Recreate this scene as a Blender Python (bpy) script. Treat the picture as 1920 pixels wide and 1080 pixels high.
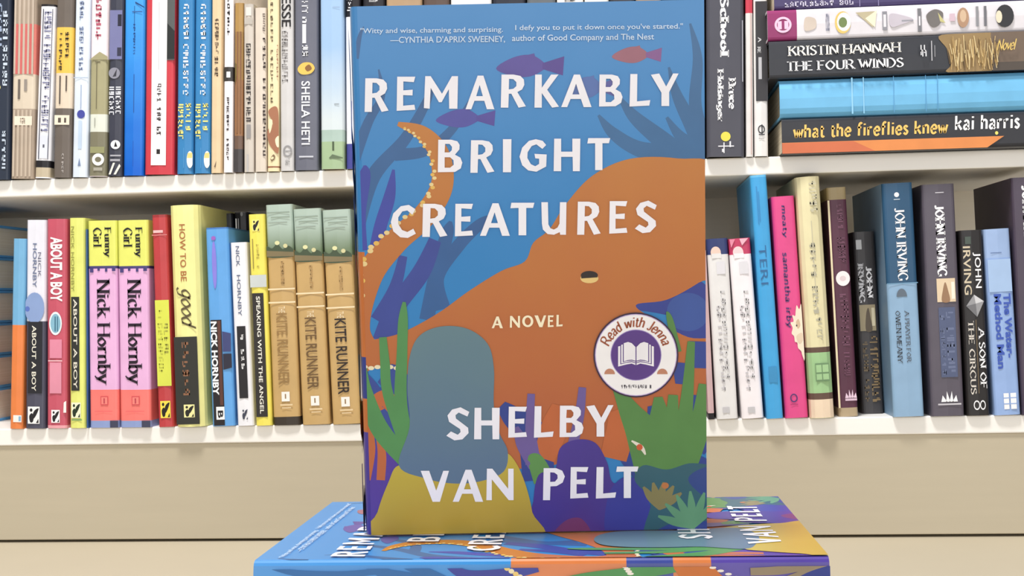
import bpy, math, random
from mathutils import Matrix, Vector
from mathutils.geometry import tessellate_polygon

for o in list(bpy.data.objects):
    bpy.data.objects.remove(o, do_unlink=True)
SC = bpy.context.scene
COL = SC.collection

# ------------------------------------------------------------------ camera
FPX = 2404.0
CAM = Vector((0.0, -1.2, 0.2264))
def cam_rot():
    return (Matrix.Rotation(math.radians(4.889), 3, 'Z') @ Matrix.Rotation(math.radians(90.477), 3, 'X')
            @ Matrix.Rotation(math.radians(-1.264), 3, 'Z'))
CR = cam_rot()
cd = bpy.data.cameras.new('camera'); cd.sensor_width = 36.0; cd.lens = 36.0 * FPX / 1920.0
cd.clip_start = 0.01; cd.clip_end = 60
cam = bpy.data.objects.new('camera', cd); COL.objects.link(cam)
cam.matrix_world = Matrix.Translation(CAM) @ CR.to_4x4()
SC.camera = cam
# ------------------------------------------------------------------ world, lamps, exposure
SC.view_settings.view_transform = 'Standard'; SC.view_settings.look = 'None'
SC.view_settings.gamma = 1.0; SC.view_settings.use_curve_mapping = False
SC.view_settings.exposure = 0.0
wd = bpy.data.worlds.new('shop_daylight'); SC.world = wd; wd.use_nodes = True
wd.node_tree.nodes['Background'].inputs[0].default_value = (0.985, 0.99, 1.0, 1)
wd.node_tree.nodes['Background'].inputs[1].default_value = 0.52
def area(name, loc, aim, sx, sy, energy, col):
    d = bpy.data.lights.new(name, 'AREA'); d.shape = 'RECTANGLE'; d.size = sx; d.size_y = sy; d.energy = energy; d.color = col
    o = bpy.data.objects.new(name, d); COL.objects.link(o); o.location = loc
    o.rotation_euler = (Vector(aim) - Vector(loc)).to_track_quat('-Z', 'Y').to_euler()
    return o
area('ceiling_lamp', (-0.25, -0.75, 2.3), (-0.2, -0.3, 0.2), 0.42, 0.3, 56, (1.0, 0.98, 0.95))
area('front_fill_light', (0.3, -4.2, 0.85), (0.0, 0.0, 0.3), 3.4, 1.6, 56, (0.99, 0.99, 1.0))  # unseen soft fill added in front to brighten the shelf interiors

# ------------------------------------------------------------------ pixel helpers (photo 1920x1080 -> points in the place)
def ray(u, v):
    return CR @ Vector(((u - 960) / FPX, -(v - 540) / FPX, -1.0))
def onY(u, v, Y):
    d = ray(u, v); return CAM + d * ((Y - CAM.y) / d.y)

# ------------------------------------------------------------------ materials
MC = {}
def lin(c):
    r = []
    for x in c:
        x /= 255.0
        r.append(x / 12.92 if x <= 0.04045 else ((x + 0.055) / 1.055) ** 2.4)
    return r
def mat(c, rough=0.45, var=0.06, scale=40.0, coat=0.0):
    k = (tuple(c), rough, var, scale, coat)
    if k in MC: return MC[k]
    if rough >= .38: mx = max(c); c = tuple(int(x + .16 * (mx - x)) for x in c)   # spine inks are a little less saturated than art prints
    m = bpy.data.materials.new('print_%d_%d_%d' % tuple(c)); m.use_nodes = True
    nt = m.node_tree; b = nt.nodes['Principled BSDF']
    b.inputs['Roughness'].default_value = rough
    b.inputs['Specular IOR Level'].default_value = 0.35
    if coat: b.inputs['Coat Weight'].default_value = coat; b.inputs['Coat Roughness'].default_value = 0.15
    l = lin(c)
    tc = nt.nodes.new('ShaderNodeTexCoord'); no = nt.nodes.new('ShaderNodeTexNoise'); no.inputs['Scale'].default_value = scale
    no.inputs['Detail'].default_value = 3.0
    rp = nt.nodes.new('ShaderNodeValToRGB')
    rp.color_ramp.elements[0].position = 0.3; rp.color_ramp.elements[1].position = 0.7
    rp.color_ramp.elements[0].color = [x * (1 - var) for x in l] + [1]
    rp.color_ramp.elements[1].color = [min(1, x * (1 + var)) for x in l] + [1]
    nt.links.new(tc.outputs['Object'], no.inputs['Vector']); nt.links.new(no.outputs['Fac'], rp.inputs['Fac'])
    nt.links.new(rp.outputs['Color'], b.inputs['Base Color'])
    MC[k] = m; return m
def blend_mat(name, c1, c2, axis, a, b_, rough=0.4, scale=30.0):
    """printed colour that runs from c1 to c2 along a local axis (an airbrushed print)"""
    if name in MC: return MC[name]
    m = bpy.data.materials.new(name); m.use_nodes = True; nt = m.node_tree; b = nt.nodes['Principled BSDF']
    b.inputs['Roughness'].default_value = rough; b.inputs['Specular IOR Level'].default_value = 0.35
    tc = nt.nodes.new('ShaderNodeTexCoord'); sp = nt.nodes.new('ShaderNodeSeparateXYZ'); mr = nt.nodes.new('ShaderNodeMapRange')
    no = nt.nodes.new('ShaderNodeTexNoise'); no.inputs['Scale'].default_value = scale
    ad = nt.nodes.new('ShaderNodeMath'); ad.operation = 'MULTIPLY_ADD'; ad.inputs[1].default_value = (b_ - a) * 0.5
    rp = nt.nodes.new('ShaderNodeValToRGB')
    rp.color_ramp.elements[0].color = lin(c1) + [1]; rp.color_ramp.elements[1].color = lin(c2) + [1]
    mr.inputs['From Min'].default_value = a + (b_ - a) * 0.25; mr.inputs['From Max'].default_value = b_ + (b_ - a) * 0.25
    L = nt.links.new
    L(tc.outputs['Object'], sp.inputs[0]); L(tc.outputs['Object'], no.inputs['Vector'])
    L(no.outputs['Fac'], ad.inputs[0]); L(sp.outputs[axis], ad.inputs[2]); L(ad.outputs[0], mr.inputs['Value'])
    L(mr.outputs[0], rp.inputs['Fac']); L(rp.outputs['Color'], b.inputs['Base Color'])
    MC[name] = m; return m
def pages_mat(name, c1, c2, axis):
    """sheets of paper seen on edge: fine lines across the block's thickness"""
    if name in MC: return MC[name]
    m = bpy.data.materials.new(name); m.use_nodes = True; nt = m.node_tree; b = nt.nodes['Principled BSDF']
    b.inputs['Roughness'].default_value = 0.8
    tc = nt.nodes.new('ShaderNodeTexCoord'); mp = nt.nodes.new('ShaderNodeMapping'); no = nt.nodes.new('ShaderNodeTexNoise')
    sc = [3, 3, 3]; sc[axis] = 1400; mp.inputs['Scale'].default_value = sc; no.inputs['Scale'].default_value = 1.0
    rp = nt.nodes.new('ShaderNodeValToRGB'); rp.color_ramp.elements[0].color = lin(c1) + [1]; rp.color_ramp.elements[1].color = lin(c2) + [1]
    rp.color_ramp.elements[0].position = 0.3; rp.color_ramp.elements[1].position = 0.7
    L = nt.links.new
    L(tc.outputs['Object'], mp.inputs[0]); L(mp.outputs[0], no.inputs['Vector']); L(no.outputs['Fac'], rp.inputs['Fac']); L(rp.outputs['Color'], b.inputs['Base Color'])
    MC[name] = m; return m
PAGES = pages_mat('paper_edges', (205, 193, 165), (240, 230, 208), 0)
def board_mat(name, c, bump):
    m = bpy.data.materials.new(name); m.use_nodes = True; nt = m.node_tree; b = nt.nodes['Principled BSDF']
    b.inputs['Roughness'].default_value = 0.5
    tc = nt.nodes.new('ShaderNodeTexCoord'); mp = nt.nodes.new('ShaderNodeMapping'); mp.inputs['Scale'].default_value = (4, 4, 60)
    no = nt.nodes.new('ShaderNodeTexNoise'); no.inputs['Scale'].default_value = 2; no.inputs['Detail'].default_value = 5
    rp = nt.nodes.new('ShaderNodeValToRGB'); l = lin(c)
    rp.color_ramp.elements[0].color = [x * 0.95 for x in l] + [1]; rp.color_ramp.elements[1].color = [min(1, x * 1.04) for x in l] + [1]
    bp = nt.nodes.new('ShaderNodeBump'); bp.inputs['Strength'].default_value = bump; bp.inputs['Distance'].default_value = 0.001
    L = nt.links.new
    L(tc.outputs['Object'], mp.inputs[0]); L(mp.outputs[0], no.inputs['Vector']); L(no.outputs['Fac'], rp.inputs['Fac'])
    L(rp.outputs['Color'], b.inputs['Base Color']); L(no.outputs['Fac'], bp.inputs['Height']); L(bp.outputs[0], b.inputs['Normal'])
    return m

# ------------------------------------------------------------------ mesh builder
class MB:
    def __init__(s): s.v = []; s.f = []; s.m = []; s.mats = []
    def mi(s, m):
        if m not in s.mats: s.mats.append(m)
        return s.mats.index(m)
    def face(s, pts, m):
        b = len(s.v); s.v += [tuple(p) for p in pts]; s.f.append(tuple(range(b, b + len(pts)))); s.m.append(s.mi(m))
    def mesh(s, vs, fs, m):
        b = len(s.v); s.v += [tuple(p) for p in vs]; i = s.mi(m)
        for f in fs: s.f.append(tuple(b + k for k in f)); s.m.append(i)
    def box(s, x0, x1, y0, y1, z0, z1, m):
        s.mesh([(x0,y0,z0),(x1,y0,z0),(x1,y1,z0),(x0,y1,z0),(x0,y0,z1),(x1,y0,z1),(x1,y1,z1),(x0,y1,z1)],
               [(0,3,2,1),(4,5,6,7),(0,1,5,4),(1,2,6,5),(2,3,7,6),(3,0,4,7)], m)
    def build(s, name, parent=None, smooth=False):
        me = bpy.data.meshes.new(name); me.from_pydata(s.v, [], s.f)
        for m in s.mats: me.materials.append(m)
        me.polygons.foreach_set('material_index', s.m)
        if smooth: me.polygons.foreach_set('use_smooth', [True] * len(s.f))
        me.update()
        o = bpy.data.objects.new(name, me); COL.objects.link(o)
        if parent: o.parent = parent
        return o
def thing(name, label, cat, M, group=None):
    o = bpy.data.objects.new(name, None); o.empty_display_size = 0.02; COL.objects.link(o)
    o.matrix_world = M; o['label'] = label; o['category'] = cat
    if group: o['group'] = group
    return o
def bevel(o, w, seg=2):
    b = o.modifiers.new('bevel', 'BEVEL'); b.width = w; b.segments = seg; b.limit_method = 'ANGLE'
    return o

# ------------------------------------------------------------------ 2-D shapes
def smooth(pts, n=8, closed=True):
    out = []; N = len(pts)
    for i in range(N if closed else N - 1):
        g = (lambda j: pts[j % N]) if closed else (lambda j: pts[max(0, min(N - 1, j))])
        p0, p1, p2, p3 = g(i - 1), g(i), g(i + 1), g(i + 2)
        for k in range(n):
            t = k / n
            out.append(tuple(0.5 * ((2 * p1[a]) + (-p0[a] + p2[a]) * t + (2 * p0[a] - 5 * p1[a] + 4 * p2[a] - p3[a]) * t * t
                                    + (-p0[a] + 3 * p1[a] - 3 * p2[a] + p3[a]) * t ** 3) for a in range(2)))
    if not closed: out.append(tuple(pts[-1]))
    return out
def ribbon(pts, widths, n=8):
    """tapered strand along a centre line -> closed outline"""
    c = smooth(pts, n, False); W = smooth([(w, 0) for w in widths], max(1, n * (len(pts) - 1) // max(1, len(widths) - 1)), False)
    N = len(c); Lf, Rt = [], []
    for i, p in enumerate(c):
        a = c[max(0, i - 1)]; b = c[min(N - 1, i + 1)]
        dx, dy = b[0] - a[0], b[1] - a[1]; l = math.hypot(dx, dy) or 1
        w = W[min(len(W) - 1, int(i * len(W) / N))][0] / 2
        Lf.append((p[0] - dy / l * w, p[1] + dx / l * w)); Rt.append((p[0] + dy / l * w, p[1] - dx / l * w))
    return Lf + Rt[::-1]
def ell(cx, cy, rx, ry, n=24, a0=0, a1=360):
    k = n if a1 - a0 >= 360 else n + 1
    return [(cx + rx * math.cos(math.radians(a0 + (a1 - a0) * i / n)), cy + ry * math.sin(math.radians(a0 + (a1 - a0) * i / n))) for i in range(k)]
def clip(poly, x0, x1, y0, y1):
    def cut(P, ins, isec):
        out = []
        for i in range(len(P)):
            a, b = P[i - 1], P[i]
            if ins(b):
                if not ins(a): out.append(isec(a, b))
                out.append(b)
            elif ins(a): out.append(isec(a, b))
        return out
    def X(c): return lambda a, b: (c, a[1] + (b[1] - a[1]) * (c - a[0]) / (b[0] - a[0]))
    def Y(c): return lambda a, b: (a[0] + (b[0] - a[0]) * (c - a[1]) / (b[1] - a[1]), c)
    for ins, isec in ((lambda p: p[0] >= x0, X(x0)), (lambda p: p[0] <= x1, X(x1)), (lambda p: p[1] >= y0, Y(y0)), (lambda p: p[1] <= y1, Y(y1))):
        if poly: poly = cut(poly, ins, isec)
    return poly
def fill2d(loops):
    vs = [p for lp in loops for p in lp]
    tr = tessellate_polygon([[Vector((p[0], p[1], 0)) for p in lp] for lp in loops])
    return vs, tr
def put(mb, loops, to3, m):
    """fill loops (outer + holes, 2-D) and place through to3; faces turned towards the reader"""
    vs, tr = fill2d(loops); P = [to3(*p) for p in vs]; fs = []
    for t in tr:
        a, b, c = (vs[k] for k in t)
        ar = (b[0] - a[0]) * (c[1] - a[1]) - (b[1] - a[1]) * (c[0] - a[0])
        fs.append(tuple(t) if ar > 0 else tuple(t[::-1]))
    mb.mesh(P, fs, m)

# ------------------------------------------------------------------ lettering: cut-paper capitals
CUT = {
'R': [[(0,0),(.03,1),(.5,1),(.78,.96),(.92,.85),(.94,.69),(.85,.55),(.66,.47),(1,.04),(.71,0),(.42,.42),(.32,.42),(.3,0)], [(.32,.55),(.33,.87),(.5,.86),(.62,.77),(.62,.65),(.5,.57)]],
'E': [[(0,0),(.03,1),(1,1),(.92,.84),(.36,.86),(.36,.6),(.86,.62),(.85,.45),(.35,.46),(.35,.15),(.95,.18),(1,.03)]],
'M': [[(0,.02),(.04,1),(.2,1),(.53,.46),(.82,1),(1,1),(.98,0),(.74,0),(.73,.6),(.52,.2),(.44,.2),(.2,.64),(.17,0)]],
'A': [[(0,0),(.42,1),(.62,1),(1,0),(.74,0),(.65,.25),(.31,.25),(.2,0)], [(.37,.39),(.6,.39),(.49,.72)]],
'K': [[(0,0),(.03,1),(.3,1),(.3,.6),(.68,1),(.98,1),(.52,.54),(1,.03),(.72,0),(.3,.44),(.3,0)]],
'B': [[(0,0),(.02,1),(.55,1),(.8,.95),(.89,.84),(.88,.7),(.7,.54),(.92,.45),(1,.3),(.94,.12),(.7,.01)], [(.28,.61),(.3,.87),(.48,.87),(.58,.78),(.57,.68),(.48,.61)], [(.28,.14),(.28,.46),(.5,.46),(.64,.37),(.65,.23),(.5,.14)]],
'L': [[(0,0),(.04,1),(.38,1),(.36,.16),(1,.2),(.95,.03)]],
'Y': [[(0,.96),(.3,1),(.55,.6),(.8,1),(1,1),(.66,.43),(.66,0),(.38,0),(.38,.41)]],
'I': [[(0,0),(0,1),(1,1),(.95,0)]],
'G': [[(.98,.82),(.85,.95),(.6,1),(.35,.95),(.1,.74),(0,.46),(.1,.2),(.32,.04),(.62,0),(.98,.16),(1,.53),(.55,.55),(.58,.41),(.72,.4),(.72,.24),(.58,.17),(.42,.23),(.29,.42),(.3,.6),(.45,.79),(.62,.84),(.84,.7)]],
'H': [[(0,0),(.02,1),(.28,1),(.28,.6),(.7,.6),(.7,1),(1,1),(.98,0),(.72,0),(.71,.44),(.28,.44),(.28,0)]],
'T': [[(0,.83),(.04,1),(1,1),(.94,.84),(.66,.84),(.66,0),(.34,0),(.34,.84)]],
'C': [[(.98,.87),(.72,1),(.4,.96),(.1,.74),(0,.48),(.1,.2),(.38,.02),(.68,0),(1,.13),(.9,.28),(.66,.18),(.45,.24),(.3,.42),(.3,.62),(.46,.8),(.66,.83),(.86,.7)]],
'U': [[(0,1),(.26,1),(.28,.32),(.36,.2),(.5,.16),(.64,.22),(.72,.34),(.74,1),(1,1),(.98,0),(.75,0),(.73,.08),(.5,0),(.25,.02),(.06,.16),(.02,.34)]],
'S': [[(.92,.72),(1,.86),(.62,1),(.25,.93),(.05,.75),(.12,.56),(.6,.34),(.62,.25),(.5,.17),(.2,.27),(0,.14),(.35,0),(.7,.03),(.97,.22),(.95,.38),(.42,.66),(.4,.76),(.54,.84)]],
'V': [[(0,1),(.3,1),(.55,.36),(.8,1),(1,1),(.68,0),(.42,0)]],
'N': [[(0,0),(.02,1),(.22,1),(.8,.36),(.8,1),(1,1),(1,0),(.82,0),(.2,.66),(.2,0)]],
'P': [[(0,0),(.03,1),(.6,1),(.88,.92),(1,.74),(.9,.55),(.62,.44),(.34,.43),(.32,0)], [(.33,.57),(.33,.87),(.52,.86),(.66,.79),(.67,.68),(.55,.58)]],
'O': [ell(.5,.5,.5,.5,20), ell(.5,.5,.27,.33,16)],
}
# ------------------------------------------------------------------ lettering: book serif drawn with a broad nib (strokes on a unit grid)
# '~' marks a curved stroke
NIB = {
'A':(.8,['0,0 .4,1 .8,0','.15,.36 .65,.36']), 'B':(.66,['.08,0 .08,1','~.08,1 .4,.99 .56,.77 .4,.54 .08,.53','~.3,.53 .55,.5 .64,.27 .5,.02 .08,0']),
'C':(.76,['~.72,.8 .55,.98 .3,.97 .06,.5 .3,.03 .56,.02 .73,.2']), 'D':(.78,['.08,0 .08,1','~.08,1 .45,.98 .72,.5 .45,.02 .08,0']),
'E':(.62,['.08,0 .08,1','.08,1 .58,1','.08,.53 .48,.53','.08,0 .6,0']), 'F':(.6,['.08,0 .08,1','.08,1 .58,1','.08,.52 .48,.52']),
'G':(.8,['~.72,.8 .55,.98 .3,.97 .06,.5 .3,.03 .56,.02 .72,.16','.72,.42 .72,.05']), 'H':(.78,['.08,0 .08,1','.7,0 .7,1','.08,.52 .7,.52']),
'I':(.28,['.14,0 .14,1']), 'J':(.42,['~.3,1 .3,.5 .3,.1 .18,-.02 .02,.08']), 'K':(.72,['.08,0 .08,1','.66,1 .08,.45','.3,.62 .7,0']),
'L':(.6,['.08,0 .08,1','.08,0 .58,0']), 'M':(.92,['.08,0 .08,1','.08,1 .46,.1','.46,.1 .84,1','.84,1 .84,0']), 'N':(.8,['.08,0 .08,1','.08,1 .7,0','.7,0 .7,1']),
'O':(.82,['~.41,1 .06,.5 .41,0 .76,.5 .41,1']), 'P':(.64,['.08,0 .08,1','~.08,1 .42,.99 .6,.74 .42,.48 .08,.47']),
'R':(.72,['.08,0 .08,1','~.08,1 .42,.99 .58,.76 .42,.51 .08,.5','.36,.5 .68,0']), 'S':(.58,['~.5,.84 .36,.98 .16,.94 .08,.74 .28,.54 .46,.4 .52,.2 .36,.02 .16,.02 .06,.18']),
'T':(.68,['.34,0 .34,1','.04,1 .64,1']), 'U':(.76,['~.1,1 .1,.5 .14,.12 .38,0 .62,.12 .66,.5 .66,1']), 'V':(.76,['.02,1 .38,0','.38,0 .74,1']),
'W':(1.05,['.02,1 .28,0','.28,0 .53,.9','.53,.9 .78,0','.78,0 1.03,1']), 'Y':(.74,['.02,1 .37,.48','.72,1 .37,.48','.37,.48 .37,0']),
'a':(.5,['~.08,.55 .22,.66 .36,.58 .38,.4 .38,.1 .46,.0','~.38,.38 .14,.32 .06,.16 .16,.01 .38,.14']), 'b':(.54,['.08,0 .08,1','~.08,.5 .28,.66 .48,.34 .28,0 .08,.12']),
'c':(.46,['~.42,.52 .3,.65 .12,.56 .06,.33 .14,.08 .3,.0 .43,.12']), 'd':(.54,['.44,0 .44,1','~.44,.5 .24,.66 .05,.34 .24,0 .44,.12']),
'e':(.5,['~.07,.36 .44,.36 .4,.58 .25,.66 .07,.42 .1,.1 .26,-.01 .44,.12']), 'f':(.36,['~.14,0 .14,.5 .15,.85 .26,1 .36,.92','.02,.64 .32,.64']),
'g':(.54,['~.44,.5 .24,.66 .05,.36 .24,.06 .44,.2','~.44,.66 .44,.2 .42,-.18 .22,-.28 .06,-.18']), 'h':(.54,['.08,0 .08,1','~.08,.5 .26,.66 .42,.58 .44,.3 .44,0']),
'i':(.24,['.12,0 .12,.64','.12,.82 .12,.93']), 'k':(.54,['.08,0 .08,1','.46,.64 .08,.28','.22,.4 .5,0']), 'l':(.24,['.12,0 .12,1']),
'm':(.82,['.08,0 .08,.64','~.08,.5 .24,.66 .38,.58 .4,.3 .4,0','~.4,.5 .56,.66 .7,.58 .72,.3 .72,0']), 'n':(.54,['.08,0 .08,.64','~.08,.5 .26,.66 .42,.58 .44,.3 .44,0']),
'o':(.54,['~.27,.66 .05,.33 .27,0 .49,.33 .27,.66']), 'p':(.54,['.08,-.28 .08,.64','~.08,.5 .28,.66 .48,.34 .28,0 .08,.12']),
'r':(.4,['.08,0 .08,.64','~.08,.46 .22,.64 .36,.6']), 's':(.4,['~.34,.54 .2,.66 .08,.52 .2,.36 .34,.2 .22,.0 .05,.12']), 't':(.36,['~.15,.86 .15,.4 .16,.08 .26,0 .34,.08','.03,.64 .32,.64']),
'u':(.54,['~.08,.64 .08,.3 .12,.04 .28,0 .44,.16','.44,.64 .44,0']), 'v':(.5,['.02,.64 .25,0','.25,0 .48,.64']), 'w':(.74,['.02,.64 .2,0','.2,0 .37,.6','.37,.6 .54,0','.54,0 .72,.64']),
'y':(.5,['.02,.64 .25,.02','.48,.64 .2,-.14 .06,-.27']), '-':(.34,['.05,.32 .29,.32']), "'":(.2,['.1,1 .1,.82']), ' ':(.3,[]), '.':(.2,['.1,0 .1,.08']), ',':(.2,['.12,.08 .06,-.12']),
}
def nib_text(text, tv=.15, th=.05, serif=True, slant=0.0, track=.06):
    polys = []; x = 0.0
    for ch in text:
        w, sts = NIB.get(ch, NIB['-'])
        for s in sts:
            cur = s[0] == '~'; pts = [tuple(map(float, q.split(','))) for q in s.lstrip('~').split(' ')]
            segs = [smooth(pts, 5, False)] if cur else [[pts[i], pts[i + 1]] for i in range(len(pts) - 1)]
            for sg in segs:
                N = len(sg); Lf, Rt = [], []
                for i, p in enumerate(sg):
                    a = sg[max(0, i - 1)]; b = sg[min(N - 1, i + 1)]; dx, dy = b[0] - a[0], b[1] - a[1]; l = math.hypot(dx, dy) or 1
                    an = math.atan2(dy, dx); t = (th + (tv - th) * abs(math.sin(an - .3)) ** 1.3) / 2
                    Lf.append((p[0] - dy / l * t, p[1] + dx / l * t)); Rt.append((p[0] + dy / l * t, p[1] - dx / l * t))
                for i in range(N - 1): polys.append([(q[0] + x, q[1]) for q in (Lf[i], Rt[i], Rt[i + 1], Lf[i + 1])])
                if serif and not cur:
                    (ax, ay), (bx, by) = sg[0], sg[-1]
                    if abs(by - ay) > .3:
                        for px, py in ((ax, ay), (bx, by)):
                            if py in (0, 1, .64, -.28):
                                h = tv * 0.5 + .07; q0 = -th / 2 if py < .5 else -th / 2
                                polys.append([(px - h + x, py + q0), (px + h + x, py + q0), (px + h + x, py + th / 2), (px - h + x, py + th / 2)])
        x += w + track
    if slant: polys = [[(p[0] + p[1] * slant, p[1]) for p in q] for q in polys]
    return polys
SANS = {}
def sans_text(text, bold=0.0):
    """outlines of the built-in typeface -> list of triangles/polygons in 2-D"""
    k = (text, bold)
    if k in SANS: return SANS[k]
    cu = bpy.data.curves.new('tmp', 'FONT'); cu.body = text; cu.offset = bold; cu.resolution_u = 3
    ob = bpy.data.objects.new('tmp', cu); COL.objects.link(ob)
    dg = bpy.context.evaluated_depsgraph_get(); me = ob.evaluated_get(dg).to_mesh()
    P = [[(me.vertices[i].co.x, me.vertices[i].co.y) for i in p.vertices] for p in me.polygons]
    ob.evaluated_get(dg).to_mesh_clear(); bpy.data.objects.remove(ob, do_unlink=True); bpy.data.curves.remove(cu)
    SANS[k] = P; return P
def bbox(P):
    xs = [p[0] for q in P for p in q]; ys = [p[1] for q in P for p in q]
    return min(xs), max(xs), min(ys), max(ys)
def fit(P, fn):
    """normalise polygons to the unit box and hand each point to fn(a, b)"""
    x0, x1, y0, y1 = bbox(P)
    return [[fn((p[0] - x0) / (x1 - x0), (p[1] - y0) / (y1 - y0)) for p in q] for q in P]
RND = random.Random(5)
def pseudo(n, seed=0):
    """a line of print too worn to read: broken bits of strokes in letter-sized cells"""
    r = random.Random(seed * 77 + n); P = []
    R4 = lambda x0, x1, y0, y1: P.append([(x0, y0), (x1, y0), (x1, y1), (x0, y1)])
    for i in range(n):
        if n > 6 and r.random() < .08: continue
        a = i + .08 + r.random() * .08; b = i + .8 + r.random() * .12; w = .2 + r.random() * .12; m = r.uniform(.35, .62); k = r.random()
        if k < .75: R4(a, a + w, r.choice((0, 0, .12, .3)), r.choice((1, 1, .8)))
        if r.random() < .6: R4(b - w, b, r.choice((0, .1, m)), r.choice((m, 1, .95)))
        if r.random() < .55: R4(a, b - r.random() * .3, m - .1, m + .08)
        if r.random() < .4: R4(a + r.random() * .3, b, .84, 1)
        if r.random() < .4: R4(a, b - r.random() * .2, 0, .15)
        if k >= .75: R4((a + b) / 2 - w / 2, (a + b) / 2 + w / 2, 0, 1); R4(a, a + w * .7, m, .9)
    P.append([(0, 0), (.01, 0), (.01, .01)]); P.append([(n - .01, .99), (n, .99), (n, 1)])
    return P

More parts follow.
